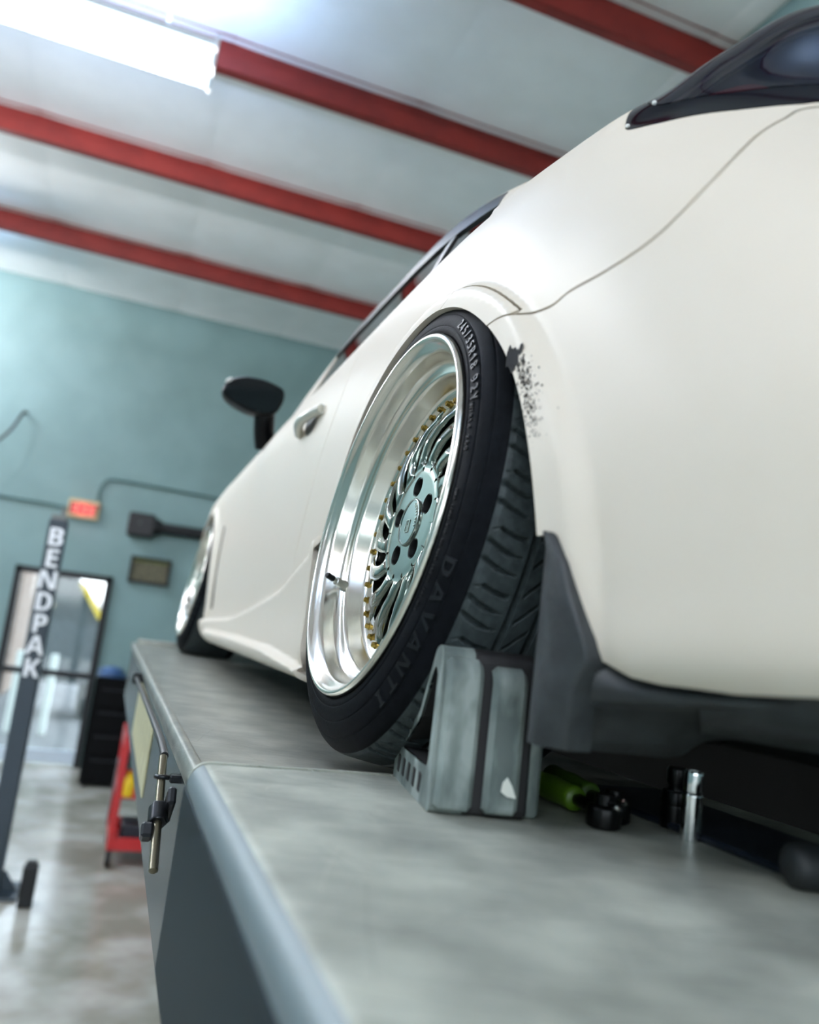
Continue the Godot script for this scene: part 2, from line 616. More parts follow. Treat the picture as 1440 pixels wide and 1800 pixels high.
func seam(line: Array) -> PackedFloat32Array:
	# signed distance to a line of (station, height) points; above it is positive
	var pts := []
	for q in line:
		pts.append(Vector2(a_of(q[0]), q[1]))
	pts = spline(pts, 5)
	var out := PackedFloat32Array()
	out.resize(gp.size())
	for k in gp.size():
		var p := Vector2(ga[k], gp[k].y)
		var best := FAR
		var sign_ := 1.0
		for i in pts.size() - 1:
			var a: Vector2 = pts[i]
			var d: Vector2 = pts[i + 1] - a
			var t := (p - a).dot(d) / d.length_squared()
			if i > 0:
				t = maxf(t, 0.0)
			if i < pts.size() - 2:
				t = minf(t, 1.0)
			var q := a + d * t
			var dist := p.distance_to(q)
			if dist < best - 1e-7:
				best = dist
				sign_ = 1.0 if d.cross(p - a) >= 0.0 else -1.0
		out[k] = best * sign_
	return out

func neg(a: PackedFloat32Array) -> PackedFloat32Array:
	var o := a.duplicate()
	for k in o.size():
		o[k] = -o[k]
	return o

func both(list: Array) -> PackedFloat32Array:
	# inside all of them
	var o: PackedFloat32Array = list[0].duplicate()
	for f in list.slice(1):
		for k in o.size():
			o[k] = minf(o[k], f[k])
	return o

func panel(called: String, conds: Array, gap: float, m: Material, parent: Node3D, depth := 0.010, lift := 0.0, mirror := false) -> MeshInstance3D:
	# the part of the bodywork where every condition is at least gap, with its cut edges turned in by depth
	var b := MB.new()
	var ns := gs.size()
	var map := PackedInt32Array()
	map.resize(gp.size())
	map.fill(-1)
	var nc := conds.size()
	for i in gu.size() - 1:
		for j in ns - 1:
			var q := [i * ns + j, (i + 1) * ns + j, (i + 1) * ns + j + 1, i * ns + j + 1]
			for h in 2:
				var t := [q[0], q[1], q[2]] if h == 0 else [q[0], q[2], q[3]]
				var i0: int = t[0]
				var i1: int = t[1]
				var i2: int = t[2]
				var skip := false
				var cut := []
				for c in nc:
					var f: PackedFloat32Array = conds[c]
					var n_in := int(f[i0] >= gap) + int(f[i1] >= gap) + int(f[i2] >= gap)
					if n_in == 0:
						skip = true
						break
					if n_in < 3:
						cut.append(c)
				if skip:
					continue
				if cut.is_empty():
					for k in t:
						if map[k] < 0:
							map[k] = b.vert(gp[k] + gn[k] * lift, gn[k], Vector2(ga[k], gp[k].y))
					b.tri(map[i0], map[i1], map[i2])
					continue
				var poly := [Vector3(1, 0, 0), Vector3(0, 1, 0), Vector3(0, 0, 1)]
				var flag := [false, false, false]
				for c in cut:
					var f: PackedFloat32Array = conds[c]
					var fv := Vector3(f[i0] - gap, f[i1] - gap, f[i2] - gap)
					var np := []
					var nf := []
					for k in poly.size():
						var p: Vector3 = poly[k]
						var r: Vector3 = poly[(k + 1) % poly.size()]
						var fp := fv.dot(p)
						var fr := fv.dot(r)
						if fp >= 0.0:
							np.append(p)
							nf.append(flag[k])
							if fr < 0.0:
								np.append(p.lerp(r, fp / (fp - fr)))
								nf.append(true)
						elif fr >= 0.0:
							np.append(p.lerp(r, fp / (fp - fr)))
							nf.append(flag[k])
					poly = np
					flag = nf
					if poly.size() < 3:
						break
				if poly.size() < 3:
					continue
				var first := b.v.size()
				for p in poly:
					var nn: Vector3 = (gn[i0] * p.x + gn[i1] * p.y + gn[i2] * p.z).normalized()
					var pos: Vector3 = gp[i0] * p.x + gp[i1] * p.y + gp[i2] * p.z + nn * lift
					b.vert(pos, nn, Vector2(ga[i0] * p.x + ga[i1] * p.y + ga[i2] * p.z, pos.y))
				for k in range(1, poly.size() - 1):
					b.tri(first, first + k, first + k + 1)
				if depth > 0.0:
					var mid := Vector3.ZERO
					for k in poly.size():
						mid += b.v[first + k] / poly.size()
					for k in poly.size():
						if flag[k]:
							var k2 := first + (k + 1) % poly.size()
							var p := b.v[first + k]
							var r := b.v[k2]
							b.flat([p, r, r - b.n[k2] * depth, p - b.n[first + k] * depth], (p + r) * 0.5 - mid)
	for k in b.v.size():
		b.v[k].y += EYE
	if mirror:
		for k in b.v.size():
			b.v[k].x = 2.0 * MID - b.v[k].x
			b.n[k].x = -b.n[k].x
		for k in range(0, b.ix.size(), 3):
			var h := b.ix[k]
			b.ix[k] = b.ix[k + 1]
			b.ix[k + 1] = h
	return put(called, b, m, parent)

func find_on_body(z: float, y: float) -> Vector3:
	var best := Vector3.ZERO
	var far := FAR
	for p in gp:
		if p.x < 0.7:
			var d := absf(p.z - z) + absf(p.y - y)
			if d < far:
				far = d
				best = p
	return best

func build_car() -> void:
	build_grid()
	var car := thing("coupe", "lowered white two-door coupe with deep chrome wheels parked on the lift runway", "car", Vector3(MID, DECK, -2.3))
	var arch_back := field(func(p, u, s, a): return (Vector2(p.z + 1.0, p.y - ARCH_Y).length() - arch_r(p, -1.0)) if p.x < 0.75 and p.y < 0.6 else 0.5)
	var arch_front := field(func(p, u, s, a): return (Vector2(p.z + 3.57, p.y - ARCH_Y).length() - arch_r(p, -3.57)) if p.x < 0.75 and p.y < 0.6 else 0.5)
	var above_seam := seam([[11.4, 0.285], [12.0, 0.335], [12.27, 0.343], [12.485, 0.343], [12.751, 0.336], [13.04, 0.331], [13.24, 0.336], [13.5, 0.336], [13.74, 0.339], [13.98, 0.347], [14.25, 0.366], [14.61, 0.398], [15.12, 0.454], [15.48, 0.482], [15.74, 0.500], [16.3, 0.505], [17.2, 0.505], [19.5, 0.505]])
	var lamp_low := seam([[13.05, 0.66], [13.30, 0.585], [13.41, 0.541], [13.9, 0.528], [14.35, 0.520], [15.08, 0.510], [15.69, 0.509], [15.86, 0.512], [16.4, 0.517], [17.0, 0.52], [19.0, 0.52]])
	var lamp_mid := seam([[13.3, 0.60], [13.905, 0.562], [14.40, 0.551], [15.16, 0.542], [15.92, 0.540], [17.0, 0.542], [19.0, 0.545]])
	var lamp_top := field(func(p, u, s, a): return (7.05 - s) * 0.06)
	var lamp_end := field(func(p, u, s, a): return (17.7 - u) * 0.2)
	var lamp := both([lamp_low, lamp_top, lamp_end])
	var door_back := field(func(p, u, s, a): return p.z - lerp_table(p.y, [[-0.2, -1.74], [0.145, -1.675], [0.338, -1.565], [0.437, -1.49], [0.6, -1.44], [1.2, -1.30]]))
	var door_front := field(func(p, u, s, a): return p.z + 2.93)
	var skirt := field(func(p, u, s, a): return lerp_table(p.z, SKIRT_TOP) - p.y if p.x < 0.7 else -0.3)
	var glass := field(func(p, u, s, a): return minf(minf((s - 5.62) * 0.05, (7.86 - s) * 0.2), minf((lerp_table(s, [[5.62, 11.25], [6.6, 10.75], [7.86, 9.9]]) - u) * 0.25, (u - lerp_table(s, [[5.62, 6.1], [7.86, 7.25]])) * 0.25)))
	var pillar := field(func(p, u, s, a): return absf(u - 9.15 - (s - 5.62) * 0.12) * 0.25 - 0.012)
	var rim_line := field(func(p, u, s, a): return (7.58 - s) * 0.2)
	var front_screen := field(func(p, u, s, a): return minf((s - 7.98) * 0.2, minf(u - 5.7, 7.05 - u) * 0.3))
	var rear_screen := field(func(p, u, s, a): return minf((s - 8.75) * 0.2, minf(u - 10.3, 11.7 - u) * 0.25))
	var screen := neg(both([neg(front_screen), neg(rear_screen)]))
	var guarded := field(func(p, u, s, a): return minf(0.100 - p.y, lerp_table(-p.y, [[-0.106, -0.598], [-0.076, -0.576], [-0.045, -0.563], [-0.018, -0.552], [0.0, -0.549], [0.02, -0.560]]) - 0.008 - p.z) if p.x < 0.6 and u > 12.0 else -0.2)
	var seg := both([field(func(p, u, s, a): return crease_radius(p.z, p.y, -1.0) - 0.001 - Vector2(p.z + 1.0, p.y - ARCH_Y).length() if p.x < 0.6 and p.y > 0.29 and p.z < -0.69 else -0.2),
		field(func(p, u, s, a): return p.z + 0.897 + (0.436 - p.y) * 3.2 if p.x < 0.7 else -0.2), above_seam])
	var vent := field(func(p, u, s, a): return minf(minf(p.z + 3.115, -3.05 - p.z), minf(p.y - 0.02, 0.33 - p.y)))
	var bonnet := field(func(p, u, s, a): return minf((s - 6.75) * 0.06, (5.75 - u) * 0.3))
	var white: Material = M.paint
	var g := 0.0014
	panel("quarter_panel", [arch_back, above_seam, neg(lamp), door_back, neg(glass), neg(seg), neg(skirt), neg(screen)], g, white, car, 0.018)
	panel("flare_segment", [arch_back, seg], g * 0.6, white, car, 0.022)
	var bumper := panel("rear_bumper", [arch_back, neg(above_seam), neg(lamp), neg(guarded), field(func(p, u, s, a): return (u - 12.0) * 0.3), field(func(p, u, s, a): return (s - lerp_table(u, [[13.4, 1.5], [13.65, 1.14], [13.714, 1.04], [13.78, 0.94], [13.95, 0.86], [14.4, 0.84], [14.9, 0.98], [16.0, 1.0]])) * 0.05)], g, white, car, 0.018)
	panel("door", [neg(door_back), door_front, neg(glass), neg(skirt), field(func(p, u, s, a): return (7.86 - s) * 0.2)], g, white, car)
	panel("front_fender", [arch_front, neg(door_front), neg(bonnet), neg(skirt), neg(vent), neg(glass), neg(screen), field(func(p, u, s, a): return (u - 3.0) * 0.4)], g, white, car, 0.018)
	panel("front_bumper", [arch_front, neg(bonnet), field(func(p, u, s, a): return (3.0 - u) * 0.4)], g, white, car)
	panel("bonnet", [bonnet, neg(screen)], g, white, car)
	panel("side_skirt", [skirt, arch_back, arch_front, field(func(p, u, s, a): return minf(p.z + 3.17, -1.2 - p.z))], g, white, car, 0.02)
	panel("roof", [neg(door_back), door_front, neg(glass), neg(screen), field(func(p, u, s, a): return (s - 7.86) * 0.2)], 0.0, white, car)
	panel("side_window", [glass, pillar, rim_line], 0.001, M.car_glass, car, 0.004, -0.004)
	panel("window_trim", [glass, neg(rim_line)], 0.0, M.trim_black, car, 0.006, 0.001)
	panel("window_pillar", [glass, neg(pillar), rim_line], 0.0, M.trim_black, car, 0.004, 0.0)
	panel("windscreen", [front_screen], 0.001, M.car_glass, car, 0.004, -0.003)
	panel("rear_window", [rear_screen], 0.001, M.car_glass, car, 0.004, -0.003)
	panel("fender_vent", [vent], 0.0, M.void_black, car, 0.0, -0.004)
	# smoked tail lamp
	var tl := Node3D.new()
	tl.name = "tail_light"
	car.add_child(tl)
	panel("lens", [lamp, lamp_mid], g * 0.6, M.smoked, tl, 0.010)
	panel("lower_band", [lamp, neg(lamp_mid)], g * 0.6, M.gloss_black, tl, 0.012)
	panel("housing", [lamp, lamp_mid], 0.0, M.lamp_house, tl, 0.0, -0.022)
	var red := both([lamp_mid, neg(seam([[13.3, 0.60], [14.2, 0.555], [14.7, 0.566], [15.3, 0.567], [15.75, 0.548], [16.0, 0.535], [19, 0.535]]))])
	panel("reflector", [lamp, red, field(func(p, u, s, a): return minf(u - 14.25, 15.9 - u) * 0.2)], 0.002, M.reflector, tl, 0.004, -0.016)
	for e in [[13.44, 0.5435], [13.905, 0.5615]]:  # white glints at the lens corners, built as small studs
		var cb := MB.new()
		var at := at_body(e[0], e[1])
		lathe(cb, [Vector2(0, -0.002), Vector2(0.0022, -0.001), Vector2(0.0026, 0.0015), Vector2(0.0014, 0.003), Vector2(0, 0.0034)], at[0] + Vector3(0, EYE, 0), at[1], 10, 0.2)
		put("corner_glint", cb, M.white_glint, tl)
	# what lies behind the panel gaps, and the side turned away
	panel("inner_shell", [field(func(p, u, s, a): return (Vector2(p.z + 1.0, p.y - ARCH_Y).length() - arch_r(p, -1.0) - 0.008) if p.x < 0.75 and p.y < 0.6 else 0.5), field(func(p, u, s, a): return (Vector2(p.z + 3.57, p.y - ARCH_Y).length() - arch_r(p, -3.57) - 0.008) if p.x < 0.75 and p.y < 0.6 else 0.5), neg(glass), neg(lamp), neg(guarded)], 0.0, M.gap, car, 0.0, -0.013)
	panel("offside_body", [arch_back, arch_front, neg(glass), neg(screen), neg(lamp)], 0.0, white, car, 0.02, 0.0, true)
	panel("offside_window", [glass], 0.0, M.car_glass, car, 0.004, -0.003, true)
	panel("offside_tail_light", [lamp], 0.0, M.gloss_black, car, 0.004, 0.0, true)
	# rubber thrown up on the edge of the rear bumper: one dark smear and a spray of flecks
	var rng := RandomNumberGenerator.new()
	rng.seed = 5
	var sb := MB.new()
	for k in 420:
		var zz := 0.0
		var yy := 0.0
		var r := 0.0
		if k < 150:
			var t := rng.randf()
			zz = -0.709 + rng.randfn(0.0, 0.0052) + t * 0.008
			yy = 0.289 + rng.randfn(0.0, 0.0042) - t * 0.012
			r = rng.randf_range(0.002, 0.0048)
		else:
			var t := pow(rng.randf(), 0.8)
			zz = -0.697 + t * 0.052 + absf(rng.randfn(0.0, 0.010))
			yy = 0.282 - t * 0.088 + rng.randfn(0.0, 0.007)
			r = rng.randf_range(0.0004, 0.0015) * (1.25 - t * 0.7)
		var q := Vector3(0, yy, zz)
		if Vector2(zz + 1.0, yy - ARCH_Y).length() < arch_r(q, -1.0) + 0.002:
			continue
		var on := on_side(zz, yy)
		var f := frame_of(on[1])
		var list := []
		var turn := rng.randf() * TAU
		var long_ := rng.randf_range(1.0, 1.9)
		for j in 7:
			var a := turn + TAU * j / 7.0
			var w := r * rng.randf_range(0.65, 1.15)
			list.append(Vector3(0, EYE, 0) + on[0] + on[1] * 0.0005 + f.x * cos(a) * w + f.z * sin(a) * w * long_)
		sb.flat(list, on[1])
	var sc := put("rubber_scuff", sb, M.scuff, bumper)
	sc.set_meta("kind", "stuff")
	sc.set_meta("label", "black rubber sprayed onto the white arch edge")
	# wheel housings, floor
	for cz in [-1.0, -3.57]:
		var lb := MB.new()
		var arc := []
		for k in 41:
			var t := deg_to_rad(-6.0 + 203.0 * k / 40.0)
			var c := V(0.0, ARCH_Y + 0.402 * sin(t), cz + 0.402 * cos(t))
			arc.append(PackedVector3Array([c + Vector3(0.350, 0, 0), c + Vector3(0.45, 0, 0), c + Vector3(0.60, 0, 0), V(0.60, ARCH_Y + 0.3 * sin(t), cz + 0.38 * cos(t)), V(0.60, ARCH_Y - 0.1, cz + 0.3 * cos(t))]))
		lb.grid(arc)
		fix_out(lb, V(0.45, 0.0, cz))
		fix_facing(lb)
		put("arch_liner", lb, M.liner, car)
	var fb := MB.new()
	box(fb, V(1.2, -0.01, -2.5), Vector3(1.14, 0.08, 3.2), 0.01)
	box(fb, V(0.52, -0.045, -2.28), Vector3(0.30, 0.06, 1.7), 0.01)
	box(fb, V(1.88, -0.045, -2.28), Vector3(0.30, 0.06, 1.7), 0.01)
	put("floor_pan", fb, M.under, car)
	# door handle: a bar on two feet over a flat disc, coloured dark as if sunk in shade
	var h := find_on_body(-1.74, 0.443)
	var hb := MB.new()
	var path := []
	for k in 9:
		var t := k / 8.0
		var q := find_on_body(-1.85 + t * 0.21, 0.437 + t * 0.012)
		path.append(V(q.x - 0.004 - 0.020 * sin(PI * t), 0.437 + t * 0.014, -1.85 + t * 0.21))
	tube(hb, spline(path, 2), 0.011, 10)
	var handle := put("door_handle", hb, M.handle, car)
	var hc := MB.new()
	var shade_disc := []
	for i in 9:
		var r := PackedVector3Array()
		for j in 25:
			var a := TAU * j / 24.0
			var k := i / 8.0
			var yy := h.y + sin(a) * 0.026 * k
			var zz := h.z + cos(a) * 0.052 * k
			var q := Vector3(lerpf(h.x, 0.341, 0.5), yy, zz)
			r.append(V(q.x - 0.003 + 0.0 * k, yy, zz))
		shade_disc.append(r)
	hc.grid(shade_disc)
	put("recess_shade", hc, M.handle_shade, handle)
	build_mirror(car)
	build_spat(car)
	# tail pipes and diffuser are hidden; the wheels
	var w := build_wheel()
	w.name = "wheel"
	car.add_child(w, true)
	w.position = V(0.296, 0.1565, -0.9997) - car.position
	var w2: Node3D = w.duplicate()
	w2.name = "wheel_001"
	car.add_child(w2, true)
	w2.position = V(0.304, 0.136, -3.57) - car.position

func on_side(z: float, y: float) -> Array:
	# the point of the left side at this z and height, and its normal
	var best := 0
	var far := FAR
	for k in gp.size():
		var p := gp[k]
		if p.x < 0.62:
			var d := (p.z - z) * (p.z - z) + (p.y - y) * (p.y - y)
			if d < far:
				far = d
				best = k
	var v := gp[best]
	var n := gn[best]
	var x := v.x - (n.z * (z - v.z) + n.y * (y - v.y)) / n.x
	return [Vector3(x, y, z), n]

func at_body(u: float, y: float) -> Array:
	var ns := gs.size()
	var best := 0
	var far := FAR
	for i in gu.size():
		if absf(gu[i] - u) < 0.2:
			for j in ns:
				if gs[j] > 2.0 and gs[j] < 8.0:
					var d := absf(gu[i] - u) * 0.15 + absf(gp[i * ns + j].y - y)
					if d < far:
						far = d
						best = i * ns + j
	return [gp[best], gn[best]]

func build_mirror(car: Node3D) -> void:
	var root := Node3D.new()
	root.name = "door_mirror"
	car.add_child(root)
	var line := [Vector2(0.205, 0.700), Vector2(0.218, 0.742), Vector2(0.265, 0.762), Vector2(0.335, 0.760), Vector2(0.398, 0.735), Vector2(0.402, 0.700), Vector2(0.385, 0.655), Vector2(0.350, 0.640), Vector2(0.290, 0.650), Vector2(0.232, 0.675)]
	var o := poly_round(line, 0.03, 4)
	var c := Vector2(0.31, 0.702)
	var rows := []
	for st in [[0.90, 0.0], [0.985, -0.004], [1.0, -0.014], [0.99, -0.04], [0.93, -0.075], [0.80, -0.105], [0.58, -0.128], [0.30, -0.140], [0.02, -0.143]]:
		var r := PackedVector3Array()
		for k in o.size() + 1:
			var p: Vector2 = c + (o[k % o.size()] - c) * st[0]
			r.append(V(p.x, p.y, -2.56 + st[1] + (p.x - 0.31) * 0.25))
		rows.append(r)
	var b := MB.new()
	b.grid(rows)
	fix_out(b, V(0.31, 0.702, -2.62))
	put("housing", b, M.mirror_black, root)
	var g := MB.new()
	var face := []
	for p in o:
		var q := c + (p - c) * 0.905
		face.append(V(q.x, q.y, -2.557 + (q.x - 0.31) * 0.25))
	g.flat(face, Vector3(0, 0, 1))
	put("mirror_glass", g, M.mirror_glass, root)
	var s := MB.new()
	tube(s, spline([V(0.352, 0.665, -2.60), V(0.357, 0.636, -2.61), V(0.364, 0.604, -2.63), V(0.378, 0.560, -2.65)], 4), 0.034, 14)
	put("stalk", s, M.mirror_black, root)
	var chip := MB.new()
	box(chip, V(0.224, 0.738, -2.585), Vector3(0.022, 0.010, 0.03), 0.004, Basis(Vector3.BACK, 0.7))  # pale block put in for a highlight on the housing corner
	put("corner_highlight", chip, M.white_glint, root)

func fix_out(b: MB, centre: Vector3) -> void:
	# turns the normals of a closed shape away from its centre
	var s := 0.0
	for k in b.v.size():
		s += b.n[k].dot(b.v[k] - centre)
	if s < 0.0:
		for k in b.n.size():
			b.n[k] = -b.n[k]
		for k in range(0, b.ix.size(), 3):
			var h := b.ix[k]
			b.ix[k] = b.ix[k + 1]
			b.ix[k + 1] = h

func build_spat(car: Node3D) -> void:
	# black plastic guard round the lower front corner of the bumper: an upright blade, a ledge and a skirt under it
	var blade := []
	for k in 25:
		var y := 0.106 - 0.176 * k / 24.0
		var back: float = lerp_table(-y, [[-0.106, -0.598], [-0.076, -0.576], [-0.045, -0.563], [-0.018, -0.552], [0.0, -0.549], [0.02, -0.560], [0.07, -0.575]])
		var bx: float = lerp_table(-y, [[-0.106, 0.331], [-0.045, 0.338], [0.0, 0.349], [0.025, 0.345], [0.07, 0.352]])
		var top := smooth((0.106 - y) / 0.008)
		var r := PackedVector3Array()
		r.append(V(0.352, y, -0.640))
		r.append(V(0.343, y, -0.630))
		r.append(V(0.3385, y - 0.001 * (1 - top), -0.622))
		r.append(V(0.3325, y - 0.001 * (1 - top), lerpf(-0.612, back, 0.12)))
		r.append(V(lerpf(0.3295, bx, 0.25) - 0.004, y - 0.003 * (1 - top), lerpf(-0.618, back, 0.55)))
		r.append(V(bx - 0.007, y - 0.004 * (1 - top), back - 0.004))
		r.append(V(bx - 0.003, y - 0.004 * (1 - top), back + 0.001))
		r.append(V(bx + 0.02, y - 0.006 * (1 - top), back - 0.004))
		blade.append(r)
	var b := MB.new()
	b.grid(blade)
	fix_out(b, V(0.50, 0.0, -0.60))
	var lid := []
	for p in blade[0]:
		lid.append(p)
	b.flat(lid, Vector3.UP)
	var root := put("bumper_guard", b, M.plastic, car)
	# ledge: inner edge under the bumper, outer edge standing proud, then the skirt down to its lower edge
	var inner := spline([V(0.350, 0.004, -0.552), V(0.372, -0.008, -0.536), V(0.392, -0.0115, -0.509), V(0.402, -0.012, -0.484), V(0.425, -0.008, -0.43), V(0.50, -0.008, -0.36)], 6)
	var outer := spline([V(0.343, -0.0255, -0.580), V(0.366, -0.0245, -0.556), V(0.391, -0.0185, -0.512), V(0.403, -0.0145, -0.476), V(0.430, -0.014, -0.432), V(0.505, -0.014, -0.352)], 6)
	var lower := spline([V(0.331, -0.070, -0.594), V(0.358, -0.071, -0.600), V(0.412, -0.070, -0.589), V(0.462, -0.069, -0.588), V(0.482, -0.050, -0.565), V(0.56, -0.038, -0.50)], 6)
	var rows := []
	for k in inner.size():
		var r := PackedVector3Array()
		var i: Vector3 = inner[k] + Vector3(0.02, 0.012, -0.01)
		var o: Vector3 = outer[k]
		var l: Vector3 = lower[k]
		r.append(i)
		r.append(inner[k].lerp(o, 0.3))
		r.append(inner[k].lerp(o, 0.85))
		r.append(o + Vector3(0, -0.002, 0))
		r.append(o + Vector3(0.003, -0.007, -0.002))
		r.append(o.lerp(l, 0.35) + Vector3(0.012, 0.004, -0.012))
		r.append(o.lerp(l, 0.75) + Vector3(0.010, 0.0, -0.010))
		r.append(l)
		r.append(l + Vector3(0.03, 0.006, -0.05))
		rows.append(r)
	var lb := MB.new()
	lb.grid(rows)
	fix_out(lb, V(0.50, -0.03, -0.70))
	put("guard_ledge", lb, M.plastic, root)
	# dark underside of the bumper
	var db := MB.new()
	var ra := PackedVector3Array()
	var rb := PackedVector3Array()
	var rc := PackedVector3Array()
	var rd := PackedVector3Array()
	for q in spline([V(0.40, 0.004, -0.486), V(0.43, 0.004, -0.42), V(0.50, 0.004, -0.345), V(0.64, 0.004, -0.285), V(0.88, 0.004, -0.245), V(1.2, 0.004, -0.23), V(1.9, 0.004, -0.30)], 6):
		ra.append(q)
		rb.append(q + Vector3(0.004, -0.030, -0.006))
		rc.append(q + Vector3(0.05, -0.048, -0.06))
		rd.append(q + Vector3(0.10, -0.050, -0.30))
	db.grid([ra, rb, rc, rd])
	fix_out(db, V(0.9, 0.02, -0.6))
	put("diffuser", db, M.plastic, car)

# ---------------------------------------------------------------- wheel

func wheel_basis() -> Basis:
	# x points into the car, y up the leaning wheel, z towards the tail
	var n := Vector3(-0.9914, 0.1299, 0.0162).normalized()
	var up := (Vector3.UP - n * n.y).normalized()
	return Basis(-n, up, up.cross(n))

func ring(r: float, a: float, d: float) -> Vector3:
	# a from the tail, rising upwards; d into the car
	return Vector3(d, r * sin(a), r * cos(a))

func groove(arc: float, d: float) -> float:
	# depth of the tread pattern
	var g := 0.0
	for c in [0.1120, 0.1640, 0.2354]:
		g = maxf(g, smooth((0.0052 - absf(d - c)) / 0.0016))
	var pitch := 0.058
	if d > 0.026 and d < 0.100:
		var t := (d - 0.028) / 0.06
		var s := arc + 0.020 * t - 0.010 * t * t
		var k := floorf(s / pitch)
		var f := s - k * pitch
		var ends := smooth((d - 0.0300) / 0.003) * smooth((0.0985 - d) / 0.004)
		for c in [0.014, 0.032]:
			var half := 0.0030 * clampf((0.1 - d) / 0.03, 0.35, 1.0)
			g = maxf(g, smooth((half - absf(f - c)) / 0.0013) * ends)
		# the hook that joins two slots at the shoulder
		if f > 0.013 and f < 0.033:
			g = maxf(g, smooth((0.0014 - absf(d - 0.0325)) / 0.0009))
		# single slot between the pairs, three sipes at its outer end
		g = maxf(g, smooth((0.0026 - absf(f - 0.050)) / 0.0013) * smooth((d - 0.046) / 0.003) * smooth((0.0985 - d) / 0.004))
		for c in [0.0, 1.0, 2.0]:
			g = maxf(g, 0.4 * smooth((0.0010 - absf(f - 0.0455 - (d - 0.038) * 0.55)) / 0.0006) * smooth((0.0022 - absf(d - 0.035 - c * 0.005)) / 0.0006))
	elif d > 0.120 and d < 0.158:
		var s2 := arc - (d - 0.12) * 0.8
		var f2 := s2 - floorf(s2 / 0.029) * 0.029
		g = maxf(g, smooth((0.0026 - absf(f2 - 0.014)) / 0.0013) * smooth((d - 0.122) / 0.003) * smooth((0.156 - d) / 0.003))
	elif d > 0.172 and d < 0.229:
		var s3 := arc + (d - 0.17) * 0.5
		var f3 := s3 - floorf(s3 / 0.029) * 0.029
		g = maxf(g, smooth((0.0026 - absf(f3 - 0.014)) / 0.0013) * smooth((d - 0.173) / 0.003))
	return g

